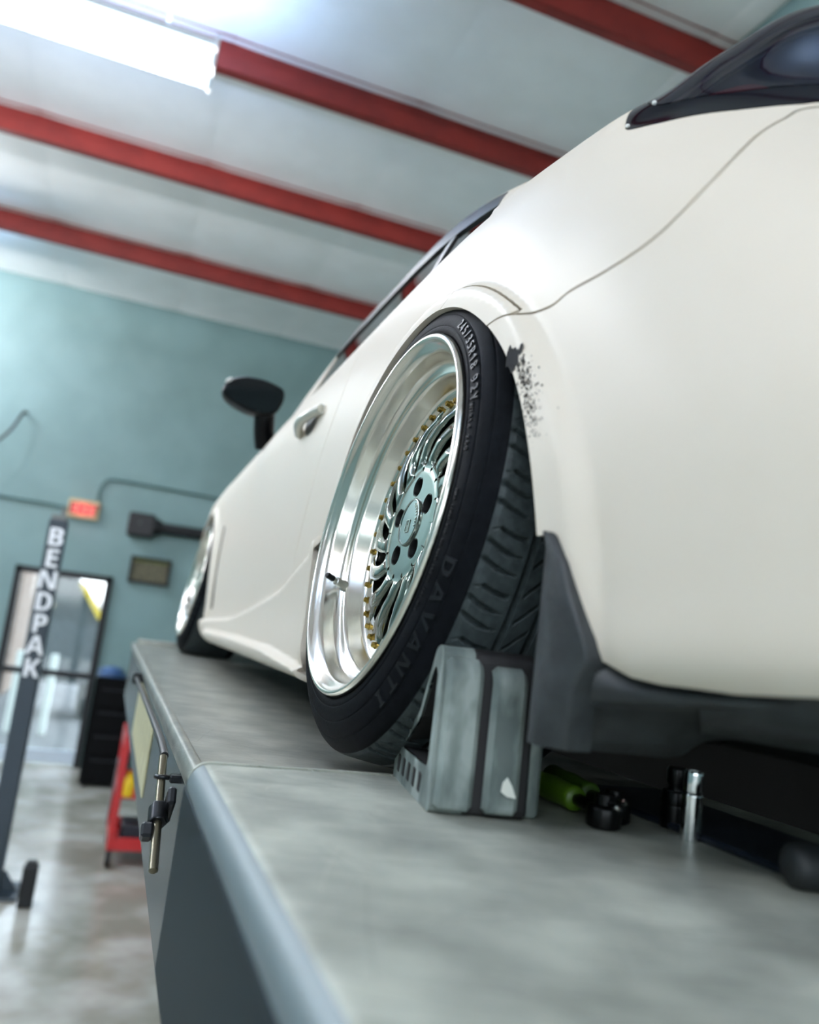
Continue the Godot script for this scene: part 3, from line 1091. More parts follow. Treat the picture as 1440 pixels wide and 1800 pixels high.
func build_tyre(root: Node3D) -> void:
	# section from the outer bead round the tread to the inner bead: (radius, depth)
	var key := [Vector2(0.2330, 0.008), Vector2(0.2385, 0.0030), Vector2(0.2405, 0.0008), Vector2(0.2440, -0.0004), Vector2(0.2480, -0.0002), Vector2(0.2492, 0.0010), Vector2(0.2510, 0.0004), Vector2(0.2580, 0.0012), Vector2(0.2655, 0.0034), Vector2(0.2664, 0.0048), Vector2(0.2682, 0.0044), Vector2(0.2740, 0.0066), Vector2(0.2795, 0.0092), Vector2(0.2835, 0.0115), Vector2(0.2846, 0.0134), Vector2(0.2868, 0.0138), Vector2(0.2915, 0.0172), Vector2(0.2958, 0.0210), Vector2(0.2990, 0.0258), Vector2(0.3006, 0.0310)]
	var sec := []
	for k in key.size() - 1:
		for h in 2:
			sec.append(key[k].lerp(key[k + 1], h / 2.0))
	var d := 0.0314
	while d < 0.196:
		sec.append(Vector2(0.3008 + 0.0040 * (1.0 - pow((d - 0.114) / 0.083, 2.0)), d))
		d += 0.0011 if d < 0.11 else 0.003
	for q in [Vector2(0.299, 0.204), Vector2(0.294, 0.212), Vector2(0.280, 0.224), Vector2(0.262, 0.234), Vector2(0.245, 0.238), Vector2(0.230, 0.230), Vector2(0.224, 0.220)]:
		sec.append(q)
	var ang := PackedFloat32Array()
	var a := -1.25
	while a < 1.55:
		ang.append(a)
		a += 0.0046
	while a < TAU - 1.25 - 0.02:
		ang.append(a)
		a += 0.045
	var b := MB.new()
	var rows := []
	for t in ang:
		var r := PackedVector3Array()
		var fine := t < 1.56
		for q in sec:
			var rad: float = q.x
			if q.y > 0.0235 and q.y < 0.206 and q.x > 0.2968:
				if fine:
					rad -= 0.0055 * groove(t * 0.304 + 10.0, 0.028 + (q.y - 0.0265) * 1.75)
				else:
					for c in [0.0745, 0.1042, 0.145]:
						rad -= 0.0055 * smooth((0.0030 - absf(q.y - c)) / 0.001)
			# flattened where it stands
			var p := ring(rad, t, q.y)
			r.append(p)
		rows.append(r)
	b.grid(rows, true)
	var probe := b.n[sec.size() / 2]
	if probe.dot(b.v[sec.size() / 2]) < 0.0:
		for k in b.n.size():
			b.n[k] = -b.n[k]
		for k in range(0, b.ix.size(), 3):
			var h := b.ix[k]
			b.ix[k] = b.ix[k + 1]
			b.ix[k + 1] = h
	# the worn tread is lighter than the walls: the same rubber, a part of its own
	var tr := MB.new()
	tr.v = b.v
	tr.n = b.n
	tr.uv = b.uv
	var wall := PackedInt32Array()
	var ns := sec.size()
	for k in range(0, b.ix.size(), 3):
		var worn := true
		for j in 3:
			var q: Vector2 = sec[b.ix[k + j] % ns]
			if q.y < 0.0255 or q.y > 0.1975:
				worn = false
		for j in 3:
			if worn:
				tr.ix.append(b.ix[k + j])
			else:
				wall.append(b.ix[k + j])
	b.ix = wall
	put("tyre_wall", b, M.tyre, root, true)
	put("tyre_tread", tr, M.tread, root, true)
	# raised lettering on the sidewall, read clockwise
	var lt := MB.new()
	var n_at := func(r: float, ang_: float, slope: float) -> Basis:
		# x clockwise round the wheel, y outwards, z out of the sidewall
		var radial := Vector3(0, sin(ang_), cos(ang_))
		var clock := Vector3(0, -cos(ang_), sin(ang_))
		var out := (Vector3(-1, 0, 0) + radial * slope).normalized()
		var up := (radial - out * radial.dot(out)).normalized()
		return Basis(clock, up, out)
	var write := func(text: String, r: float, dd: float, slope: float, h: float, start: float, step: float, bold: bool, sq: float):
		for k in text.length():
			if text[k] == " ":
				continue
			var t: float = start - step * k
			letters(lt, text[k], h, 0.0022, Transform3D(n_at.call(r, t, slope), ring(r, t, dd)), bold, sq)
	write.call("245/35R18", 0.2590, 0.0012, 0.20, 0.0118, 1.00, 0.052, true, 1.0)
	write.call("92Y", 0.2590, 0.0012, 0.20, 0.0118, 0.50, 0.052, true, 1.0)
	write.call("W7814 260", 0.2555, 0.0007, 0.12, 0.0062, 0.36, 0.025, false, 1.0)
	write.call("DAVANTI", 0.2760, 0.0074, 0.42, 0.0165, -0.30, 0.105, true, 1.5)
	write.call("MAX LOAD 710 KG MAX PRESS 340 KPA", 0.2550, 0.0007, 0.12, 0.0045, -0.02, 0.0155, false, 1.0)
	var lm := put("lettering", lt, M.tyre_text, root, true)
	lm.set_meta("label", "raised lettering on the tyre wall")

func build_wheel() -> Node3D:
	var root := Node3D.new()
	root.basis = wheel_basis()
	build_tyre(root)
	# deep polished outer barrel
	var b := MB.new()
	var X := Vector3.RIGHT
	lathe(b, [Vector2(0.2300, 0.012), Vector2(0.2370, 0.006), Vector2(0.2388, 0.001), Vector2(0.2384, -0.0035), Vector2(0.2366, -0.0062), Vector2(0.2340, -0.0070), Vector2(0.2312, -0.0058), Vector2(0.2292, -0.0022), Vector2(0.2268, 0.0015), Vector2(0.2225, 0.0042), Vector2(0.2190, 0.0075), Vector2(0.2172, 0.0115), Vector2(0.2150, 0.0250), Vector2(0.2135, 0.0300), Vector2(0.2095, 0.0330), Vector2(0.2070, 0.0345), Vector2(0.2020, 0.0352), Vector2(0.1992, 0.0370), Vector2(0.1975, 0.0410), Vector2(0.1925, 0.0585), Vector2(0.1905, 0.0625), Vector2(0.1865, 0.0640), Vector2(0.1790, 0.0645), Vector2(0.1780, 0.0655)], Vector3.ZERO, X, 160, 0.35)
	fix_facing(b)
	put("outer_barrel", b, M.lip, root, true)
	# bolted flange and the barrel behind the face
	var f := MB.new()
	lathe(f, [Vector2(0.1786, 0.0665), Vector2(0.1780, 0.0620), Vector2(0.1765, 0.0610), Vector2(0.1570, 0.0610), Vector2(0.1555, 0.0625), Vector2(0.1555, 0.078)], Vector3.ZERO, X, 120, 0.5)
	fix_facing(f)
	put("flange", f, M.chrome, root, true)
	var ib := MB.new()
	lathe(ib, [Vector2(0.1560, 0.076), Vector2(0.182, 0.084), Vector2(0.190, 0.10), Vector2(0.196, 0.16), Vector2(0.215, 0.205), Vector2(0.224, 0.22)], Vector3.ZERO, X, 80, 0.2)
	fix_facing(ib)
	put("inner_barrel", ib, M.chrome, root, true)
	var br := MB.new()
	lathe(br, [Vector2(0.03, 0.095), Vector2(0.075, 0.095), Vector2(0.078, 0.115), Vector2(0.148, 0.116), Vector2(0.150, 0.120), Vector2(0.150, 0.138), Vector2(0.0, 0.138)], Vector3.ZERO, X, 60, 0.5)
	put("brake_disc", br, M.rotor, root, true)
	# face: a hub disc and fifteen swept spokes
	var count := 15
	var face := MB.new()
	var R := [0.066, 0.070, 0.078, 0.0835, 0.086, 0.090, 0.096, 0.104, 0.114, 0.124, 0.134, 0.144, 0.152, 0.158, 0.166]
	for i in count:
		var base := TAU * i / count + 0.12
		var rows := []
		for r: float in R:
			var half := PI / count
			if r > 0.0815:
				half = PI / count * lerp_table(r, [[0.0815, 1.0], [0.0835, 0.74], [0.087, 0.62], [0.096, 0.55], [0.12, 0.52], [0.145, 0.50], [0.158, 0.56], [0.166, 0.76]])
			var sweep := -0.30 * smooth((r - 0.078) / 0.09) - 0.10 * maxf(0.0, (r - 0.078) / 0.088)
			var d := lerp_table(r, [[0.066, 0.0480], [0.078, 0.0484], [0.090, 0.0470], [0.115, 0.0462], [0.140, 0.0500], [0.158, 0.0580], [0.166, 0.0605]])
			var open := r > 0.0815
			var row := PackedVector3Array()
			var ch := 0.0022 / r
			var depth := 0.020 if open else 0.0
			var m := base + sweep
			row.append(ring(r, m - half + (ch * 0.6 if open else 0.0), d + depth))
			row.append(ring(r, m - half, d + (0.006 if open else 0.0)))
			row.append(ring(r, m - half + (ch if open else 0.004), d + (0.0004 if open else 0.0)))
			row.append(ring(r, m - half * 0.4, d - (0.0012 if open else 0.0)))
			row.append(ring(r, m + half * 0.4, d - (0.0012 if open else 0.0)))
			row.append(ring(r, m + half - (ch if open else 0.004), d + (0.0004 if open else 0.0)))
			row.append(ring(r, m + half, d + (0.006 if open else 0.0)))
			row.append(ring(r, m + half - (ch * 0.6 if open else 0.0), d + depth))
			rows.append(row)
		var sp := MB.new()
		sp.grid(spread(rows, 3))
		var s := 0.0
		for k in sp.n.size():
			s += sp.n[k].x
		if s > 0.0:
			for k in sp.n.size():
				sp.n[k] = -sp.n[k]
			for k in range(0, sp.ix.size(), 3):
				var h := sp.ix[k]
				sp.ix[k] = sp.ix[k + 1]
				sp.ix[k + 1] = h
		put("spoke", sp, M.face, root, true)
	# hub disc with five stud holes
	var hub := MB.new()
	var lug := []
	for k in 5:
		lug.append(deg_to_rad(24.0 + 72.0 * k))
	for k in 5:
		for side in [-1.0, 1.0]:
			# half of a fifth of the disc, its inner boundary running round half a hole
			var mid: float = lug[k]
			var end: float = mid + side * PI / 5.0
			var poly := PackedVector2Array()
			poly.append(Vector2.ZERO)
			poly.append(Vector2(0.05 - 0.0125, 0).rotated(mid))
			for j in range(1, 12):
				var a := PI - PI * j / 12.0
				poly.append((Vector2(0.05, 0) + Vector2(0.0125, 0).rotated(a * side)).rotated(mid))
			poly.append(Vector2(0.05 + 0.0125, 0).rotated(mid))
			for j in 9:
				var t := j / 8.0
				poly.append(Vector2(0.0663, 0).rotated(lerpf(mid, end, t)))
			var tr := Geometry2D.triangulate_polygon(poly)
			var first := hub.v.size()
			for p in poly:
				hub.vert(Vector3(0.0480, p.y, p.x), Vector3(-1, 0, 0))
			for j in range(0, tr.size(), 3):
				hub.tri(first + tr[j], first + tr[j + 1], first + tr[j + 2])
	put("hub", hub, M.face, root, true)
	for k in 5:
		var c := ring(0.05, lug[k], 0.0475)
		var hw := MB.new()
		lathe(hw, [Vector2(0.0, 0.030), Vector2(0.0112, 0.030), Vector2(0.0120, 0.0016), Vector2(0.0134, -0.0002)], c, X, 24, 0.5)
		put("stud_hole", hw, M.hole, root, true)
		var nut := MB.new()
		lathe(nut, [Vector2(0.0085, 0.030), Vector2(0.0085, 0.018), Vector2(0.0070, 0.0155), Vector2(0.0035, 0.015), Vector2(0.0, 0.017)], c, X, 6, 0.8)
		fix_facing(nut)
		put("wheel_nut", nut, M.nut, root, true)
	# centre cap with a badge
	var cap := MB.new()
	lathe(cap, [Vector2(0.0325, 0.0490), Vector2(0.0325, 0.0455), Vector2(0.0316, 0.0446), Vector2(0.0302, 0.0446), Vector2(0.0296, 0.0456), Vector2(0.0292, 0.0458), Vector2(0.0, 0.0452)], Vector3.ZERO, X, 48, 0.6)
	fix_facing(cap)
	var cm := put("centre_cap", cap, M.hub, root, true)
	var badge := MB.new()
	var out := Basis(Vector3(0, 0, 1), Vector3(0, 1, 0), Vector3(-1, 0, 0))
	for e in [[0.0, 0.0055, 0.016, 0.0012], [0.0, -0.0055, 0.016, 0.0012], [0.008, 0.0, 0.0012, 0.0122], [-0.008, 0.0, 0.0012, 0.0122], [0.0, 0.0, 0.0012, 0.006], [-0.004, 0.0018, 0.006, 0.0010], [0.004, -0.0018, 0.006, 0.0010]]:
		box(badge, Vector3(0.0446, e[0] - 0.006, e[1]), Vector3(0.0012, e[2], e[3]), 0.0003)
	var small := "HERITAGE"
	for k in small.length():
		if small[k] != " ":
			var t: float = 1.15 - 0.205 * k
			var rad := Vector3(0, sin(t), cos(t))
			letters(badge, small[k], 0.0042, 0.0012, Transform3D(Basis(Vector3(0, -cos(t), sin(t)), rad, Vector3(-1, 0, 0)), ring(0.0245, t, 0.0450)), true, 0.9)
	put("badge", badge, M.chrome, root, true)
	# gold assembly bolts
	var bolt := MB.new()
	lathe(bolt, [Vector2(0.0062, 0.0), Vector2(0.0062, 0.0012), Vector2(0.0050, 0.0014)], Vector3.ZERO, Vector3(-1, 0, 0), 16, 0.5)
	lathe(bolt, [Vector2(0.0046, 0.0012), Vector2(0.0046, 0.0058), Vector2(0.0038, 0.0068), Vector2(0.0026, 0.0068), Vector2(0.0022, 0.0050), Vector2(0.0, 0.0050)], Vector3.ZERO, Vector3(-1, 0, 0), 12, 0.8)
	var bm := bolt.mesh()
	for k in 40:
		var o := MeshInstance3D.new()
		o.name = "rim_bolt"
		o.mesh = bm
		o.material_override = M.gold
		o.scale = Vector3(0.85, 0.85, 0.85)
		o.position = ring(0.1712, TAU * k / 40.0, 0.0612)
		root.add_child(o, true)
	# valve
	var vb := MB.new()
	var va := deg_to_rad(-155.0)
	var p0 := ring(0.2045, va, 0.0350)
	var p1 := ring(0.1865, va, 0.0010)
	var dir := (p1 - p0).normalized()
	lathe(vb, [Vector2(0.0080, 0.0), Vector2(0.0080, 0.004), Vector2(0.0066, 0.006), Vector2(0.0064, 0.018), Vector2(0.0054, 0.0195), Vector2(0.0040, 0.020), Vector2(0.0038, 0.026)], p0, dir, 20, 0.6)
	put("valve_stem", vb, M.valve, root, true)
	var vc := MB.new()
	lathe(vc, [Vector2(0.0046, 0.0255), Vector2(0.0048, 0.0265), Vector2(0.0046, 0.0375), Vector2(0.0036, 0.0395), Vector2(0.0, 0.0398)], p0, dir, 10, 0.7)
	var vcm := put("valve_cap", vc, M.nut, root, true)
	vcm.set_meta("label", "dark valve cap")
	return root

func fix_facing(b: MB) -> void:
	# a lathed shape whose outline was listed from the inside: turn it outwards
	for k in b.n.size():
		b.n[k] = -b.n[k]
	for k in range(0, b.ix.size(), 3):
		var h := b.ix[k]
		b.ix[k] = b.ix[k + 1]
		b.ix[k + 1] = h

func spread(rows: Array, n: int) -> Array:
	# more rows between those given
	var out := []
	for i in rows.size() - 1:
		for k in n:
			var r := PackedVector3Array()
			for j in rows[i].size():
				var a: Vector3 = rows[maxi(i - 1, 0)][j]
				var d: Vector3 = rows[mini(i + 2, rows.size() - 1)][j]
				r.append(rows[i][j].cubic_interpolate(rows[i + 1][j], a, d, float(k) / n))
			out.append(r)
	out.append(rows[-1])
	return out

# ---------------------------------------------------------------- the scene

func _ready() -> void:
	# camera: low behind the wheel, turned 18.8 degrees left of the car's heading, 8.8 up, tilted 7.1
	var cam := Camera3D.new()
	cam.name = "camera"
	add_child(cam)
	cam.transform = Transform3D(Basis(Vector3.UP, deg_to_rad(-18.8)) * Basis(Vector3.RIGHT, deg_to_rad(8.8)) * Basis(Vector3.BACK, deg_to_rad(7.1)), Vector3(0, EYE, 0))
	cam.near = 0.05
	cam.far = 200.0
	var lens := CameraAttributesPhysical.new()
	lens.frustum_focal_length = 19.2
	lens.frustum_focus_distance = 1.06
	lens.exposure_aperture = 1.9
	cam.attributes = lens
	cam.keep_aspect = Camera3D.KEEP_HEIGHT
	cam.fov = 64.01
	cam.current = true
	# sky: bright overcast
	var env := Environment.new()
	var sm := ProceduralSkyMaterial.new()
	sm.sky_top_color = Color(0.80, 0.88, 0.95)
	sm.sky_horizon_color = Color(0.93, 0.96, 0.97)
	sm.ground_horizon_color = Color(0.55, 0.56, 0.56)
	sm.ground_bottom_color = Color(0.40, 0.40, 0.40)
	sm.sky_energy_multiplier = 1.9
	sm.ground_energy_multiplier = 1.2
	var sky := Sky.new()
	sky.sky_material = sm
	env.background_mode = Environment.BG_SKY
	env.sky = sky
	env.tonemap_mode = Environment.TONE_MAPPER_LINEAR
	env.tonemap_exposure = 1.37
	env.sdfgi_enabled = true
	env.ssao_enabled = true
	env.ssil_enabled = true
	var we := WorldEnvironment.new()
	we.name = "environment"
	we.environment = env
	add_child(we)
	materials()
	# the strip light in view and added ones for fill: (right end x, z, length)
	for s in LAMPS:
		strip_light(s)
	setting()
	runway()
	build_car()
	wheel_chock()
	tools()
	shop()
	outside()

const LAMPS := [[0.031, -4.32, 2.3, "bright white twin-lens strip light hanging at the upper left", 0.8],  # the lamp in view; those below are added to light car and room
	[-1.95, -8.6, 2.3, "added twin-lens strip light by the back wall on the left, out of view", 1.25],
	[-3.6, -4.32, 2.3, "added twin-lens strip light left of the one in the picture, out of view", 0.8],
	[-3.6, -1.3, 2.3, "added twin-lens strip light above the left bay, out of view", 0.3],
	[0.3, 2.4, 2.3, "added twin-lens strip light behind the camera, out of view", 1.1],
	[-3.6, 4.6, 2.3, "added twin-lens strip light by the bay doors, out of view", 0.5]]
const LAMP_E := 5.4
const ADDED_UP_E := 4.5

func materials() -> void:
	M.paint = mat(Color(0.84, 0.805, 0.745), 0.40, 0.0, {"metallic_specular": 0.28})
	M.gap = mat(Color(0.42, 0.41, 0.385), 0.8)
	M.void_black = mat(Color(0.02, 0.02, 0.022), 0.8)
	M.car_glass = mat(Color(0.020, 0.026, 0.030), 0.03, 0.0, {"metallic_specular": 0.6})
	M.trim_black = mat(Color(0.025, 0.027, 0.03), 0.35)
	M.smoked = mat(Color(0.04, 0.075, 0.14, 0.75), 0.03, 0.0, {"transparency": BaseMaterial3D.TRANSPARENCY_ALPHA, "metallic_specular": 0.45})
	M.gloss_black = mat(Color(0.035, 0.055, 0.095), 0.08, 0.0, {"metallic_specular": 0.25})
	M.lamp_house = mottled(Color(0.03, 0.04, 0.06), Color(0.10, 0.14, 0.18), 0.01, Vector3(2, 2, 2), 0.3, 0.2, 9)
	M.reflector = mat(Color(0.60, 0.05, 0.14), 0.3)
	M.white_glint = mat(Color(0.92, 0.93, 0.92), 0.3)
	M.scuff = mat(Color(0.035, 0.037, 0.04), 0.9)
	M.liner = mat(Color(0.018, 0.019, 0.022), 0.9)
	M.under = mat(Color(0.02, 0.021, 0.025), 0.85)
	M.handle = mat(Color(0.78, 0.78, 0.74), 0.25, 0.5)
	M.handle_shade = mat(Color(0.20, 0.20, 0.18), 0.5)
	M.mirror_black = mat(Color(0.02, 0.025, 0.035), 0.35, 0.0, {"metallic_specular": 0.3})
	M.mirror_glass = mat(Color(0.05, 0.06, 0.075), 0.05, 0.3)
	M.plastic = mottled(Color(0.11, 0.127, 0.135), Color(0.165, 0.185, 0.19), 0.02, Vector3(3, 3, 3), 0.55, 0.0, 4, 0.6)
	M.tyre = mottled(Color(0.045, 0.052, 0.064), Color(0.065, 0.074, 0.086), 0.03, Vector3(4, 4, 4), 0.6, 0.0, 8, 0.3, {"metallic_specular": 0.12})
	M.tread = mottled(Color(0.17, 0.20, 0.205), Color(0.235, 0.265, 0.27), 0.03, Vector3(4, 4, 4), 0.5, 0.0, 10, 0.3, {"metallic_specular": 0.3})
	M.tread.uv1_world_triplanar = false
	M.tyre.uv1_world_triplanar = false
	M.tyre_text = mat(Color(0.072, 0.083, 0.095), 0.45, 0.0, {"metallic_specular": 0.25})
	M.lip = mat(Color(0.86, 0.85, 0.81), 0.20, 1.0)
	M.chrome = mat(Color(0.88, 0.88, 0.85), 0.09, 1.0)
	M.hub = mat(Color(0.52, 0.56, 0.54), 0.16, 1.0)
	M.face = mat(Color(0.50, 0.53, 0.50), 0.11, 1.0)
	M.hole = mat(Color(0.10, 0.11, 0.11), 0.5, 0.6)
	M.nut = mat(Color(0.10, 0.105, 0.11), 0.4, 0.7)
	M.gold = mat(Color(0.62, 0.52, 0.26), 0.30, 1.0)
	M.valve = mat(Color(0.72, 0.72, 0.70), 0.3, 1.0)
	M.rotor = mat(Color(0.30, 0.30, 0.29), 0.5, 0.8)
	# workshop
	M.wall = mottled(Color(0.44, 0.545, 0.54), Color(0.47, 0.575, 0.57), 0.008, Vector3(0.3, 0.3, 0.3), 0.55, 0.0, 11)
	M.ceiling = mottled(Color(0.95, 0.95, 0.945), Color(0.97, 0.97, 0.965), 0.01, Vector3(0.35, 0.35, 0.35), 0.7, 0.0, 12)
	M.purlin = mottled(Color(0.47, 0.125, 0.10), Color(0.53, 0.15, 0.12), 0.01, Vector3(0.5, 0.5, 0.5), 0.5, 0.0, 13)
	M.floor = mottled(Color(0.55, 0.54, 0.49), Color(0.72, 0.715, 0.68), 0.012, Vector3(0.22, 0.22, 0.22), 0.20, 0.0, 14)
	M.tube = mat(Color(0.9, 0.95, 1.0), 0.4, 0.0, {"emission_enabled": true, "emission": Color(0.90, 0.96, 1.0), "emission_energy_multiplier": 1.4})
	M.added_up_lens = mat(Color(0.9, 0.95, 1.0), 0.4, 0.0, {"emission_enabled": true, "emission": Color(0.82, 0.91, 1.0), "emission_energy_multiplier": 2.0})
	M.fitting = mat(Color(0.88, 0.90, 0.92), 0.4)
	M.steel = mat(Color(0.90, 0.90, 0.87), 0.46, 0.25, {"metallic_specular": 0.35})
	M.steel.albedo_texture = scratched(Color(0.80, 0.82, 0.79), Color(0.60, 0.62, 0.60), Color(0.96, 0.97, 0.95), 2600, 21, 0.35)
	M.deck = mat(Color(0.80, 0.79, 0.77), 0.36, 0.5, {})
	M.deck.albedo_texture = M.steel.albedo_texture
	M.deck.uv1_triplanar = true
	M.deck.uv1_world_triplanar = true
	M.deck.uv1_scale = Vector3(1.25, 1.25, 1.25)
	M.steel.uv1_triplanar = true
	M.steel.uv1_world_triplanar = true
	M.steel.uv1_scale = Vector3(1.25, 1.25, 1.25)
	M.side_paint = mat(Color(0.16, 0.195, 0.21), 0.27, 0.1)
	M.edge = mat(Color(0.42, 0.47, 0.48), 0.45, 0.3)
	M.ramp_paint = mat(Color(0.10, 0.15, 0.17), 0.45, 0.0, {"metallic_specular": 0.15})
	M.dark_steel = mat(Color(0.13, 0.14, 0.155), 0.35, 0.6)
	M.pin = mat(Color(0.50, 0.48, 0.41), 0.28, 0.95)
	M.rubber = mottled(Color(0.30, 0.345, 0.33), Color(0.54, 0.58, 0.56), 0.009, Vector3(5, 2.2, 5), 0.75, 0.0, 31, 1.0)
	M.rubber_dark = mat(Color(0.035, 0.038, 0.045), 0.7)
	M.socket_chrome = mat(Color(0.86, 0.87, 0.87), 0.10, 1.0)
	M.socket_black = mat(Color(0.04, 0.045, 0.05), 0.3, 0.6)
	M.green = mat(Color(0.29, 0.42, 0.07), 0.4)
	M.pan = mat(Color(0.11, 0.14, 0.19), 0.35, 0.2)

func slab(called: String, c: Vector3, size: Vector3, m: Material) -> MeshInstance3D:
	var b := MB.new()
	box(b, c, size, 0.0)
	return struct(called, b, m)

const LEFT := -7.5
const RIGHT := 2.82
const BACK_Z := -10.1
const FRONT_Z := 7.0
const ROOF := 5.45

func setting() -> void:
	slab("floor", Vector3((LEFT + RIGHT) / 2, -0.1, (BACK_Z + FRONT_Z) / 2), Vector3(RIGHT - LEFT + 0.6, 0.2, FRONT_Z - BACK_Z + 0.6), M.floor)
	# back wall with the opening of the glass door
	var wb := MB.new()
	var dx0 := -1.08
	var dx1 := -0.06
	var dh := 2.13
	var hi := ROOF + 0.16
	box(wb, Vector3((LEFT + dx0) / 2, hi / 2, BACK_Z - 0.1), Vector3(dx0 - LEFT, hi, 0.2), 0.0)
	box(wb, Vector3((RIGHT + dx1) / 2, hi / 2, BACK_Z - 0.1), Vector3(RIGHT - dx1, hi, 0.2), 0.0)
	box(wb, Vector3((dx0 + dx1) / 2, (hi + dh) / 2, BACK_Z - 0.1), Vector3(dx1 - dx0, hi - dh, 0.2), 0.0)
	struct("wall_back", wb, M.wall)
	slab("wall_right", Vector3(RIGHT + 0.1, ROOF / 2, (BACK_Z + FRONT_Z) / 2), Vector3(0.2, ROOF + 0.4, FRONT_Z - BACK_Z + 0.4), M.wall)
	slab("wall_left", Vector3(LEFT - 0.1, ROOF / 2, (BACK_Z + FRONT_Z) / 2), Vector3(0.2, ROOF + 0.4, FRONT_Z - BACK_Z + 0.4), M.wall)
	# wall behind the camera with two open bay doors
	var wf := MB.new()
	var bays := [[-6.6, -3.3], [-2.4, 0.9]]
	var x := LEFT
	for bay in bays:
		box(wf, Vector3((x + bay[0]) / 2, hi / 2, FRONT_Z + 0.1), Vector3(bay[0] - x, hi, 0.2), 0.0)
		box(wf, Vector3((bay[0] + bay[1]) / 2, (hi + 3.7) / 2, FRONT_Z + 0.1), Vector3(bay[1] - bay[0], hi - 3.7, 0.2), 0.0)
		x = bay[1]
	box(wf, Vector3((x + RIGHT) / 2, hi / 2, FRONT_Z + 0.1), Vector3(RIGHT - x, hi, 0.2), 0.0)
	struct("wall_front", wf, M.wall)
	# ceiling: white lining laid over the purlins in strips that meet in shallow seams
	slab("roof_deck", Vector3((LEFT + RIGHT) / 2, ROOF + 0.2, (BACK_Z + FRONT_Z) / 2), Vector3(RIGHT - LEFT + 0.6, 0.1, FRONT_Z - BACK_Z + 0.6), M.ceiling).name = "ceiling"
	var ceil_node := get_node("ceiling")
	var zs := PURLINS.duplicate()
	var x0 := LEFT
	while x0 < RIGHT - 0.01:
		var x1 := minf(x0 + 1.27, RIGHT)
		var rows := []
		for i in 9:
			var t := i / 8.0
			var r := PackedVector3Array()
			var seam_lift := 0.006 * pow(absf(t * 2.0 - 1.0), 8.0)
			var z := BACK_Z
			var k := 0
			while z < FRONT_Z + 0.01:
				r.append(Vector3(lerpf(x0 + 0.001, x1 - 0.001, t), ROOF + seam_lift + lining(z), z))
				z += 0.19
			rows.append(r)
		var b := MB.new()
		b.grid(rows)
		if b.n[10].y > 0.0:
			fix_facing(b)
		var st := put("lining_strip", b, M.ceiling, ceil_node)
		st.set_meta("kind", "structure")
		x0 += 1.27
	var n := 0
	for z in PURLINS:
		var b := MB.new()
		# Z-shaped section: web, bottom flange with a turned lip
		var y0 := ROOF - 0.185
		box(b, Vector3((LEFT + RIGHT) / 2, ROOF - 0.085, z), Vector3(RIGHT - LEFT, 0.20, 0.006), 0.0)
		box(b, Vector3((LEFT + RIGHT) / 2, y0, z - 0.035), Vector3(RIGHT - LEFT, 0.006, 0.07), 0.0)
		box(b, Vector3((LEFT + RIGHT) / 2, y0 + 0.012, z - 0.07), Vector3(RIGHT - LEFT, 0.025, 0.006), 0.0)
		box(b, Vector3((LEFT + RIGHT) / 2, ROOF + 0.012, z + 0.035), Vector3(RIGHT - LEFT, 0.006, 0.07), 0.0)
		box(b, Vector3((LEFT + RIGHT) / 2, ROOF + 0.000, z + 0.07), Vector3(RIGHT - LEFT, 0.025, 0.006), 0.0)
		tag(top("roof_purlin", b, M.purlin, Vector3((LEFT + RIGHT) / 2, y0, z), "", ""), PURLIN_LABELS[n], "purlin", "red roof purlins")
		n += 1
	door()

const PURLINS := [-8.42, -6.52, -4.97, -3.56, -2.1, -0.6, 0.9, 2.4, 3.9, 5.4]
const PURLIN_LABELS := ["red steel roof purlin nearest the teal back wall", "red steel roof purlin second from the back wall", "red steel roof purlin that ends behind the strip light's lit end", "red steel roof purlin at the top edge, nearest above the tail light", "red steel roof purlin overhead above the car's tail", "red steel roof purlin over the camera", "red steel roof purlin just behind the camera", "red steel roof purlin further behind the camera", "red steel roof purlin second from the bay doors", "red steel roof purlin nearest the bay doors"]

func lining(z: float) -> float:
	# the lining sags a little between two purlins
	for k in PURLINS.size() - 1:
		if z >= PURLINS[k] and z <= PURLINS[k + 1]:
			return -0.03 * sin(PI * (z - PURLINS[k]) / (PURLINS[k + 1] - PURLINS[k]))
	return 0.0

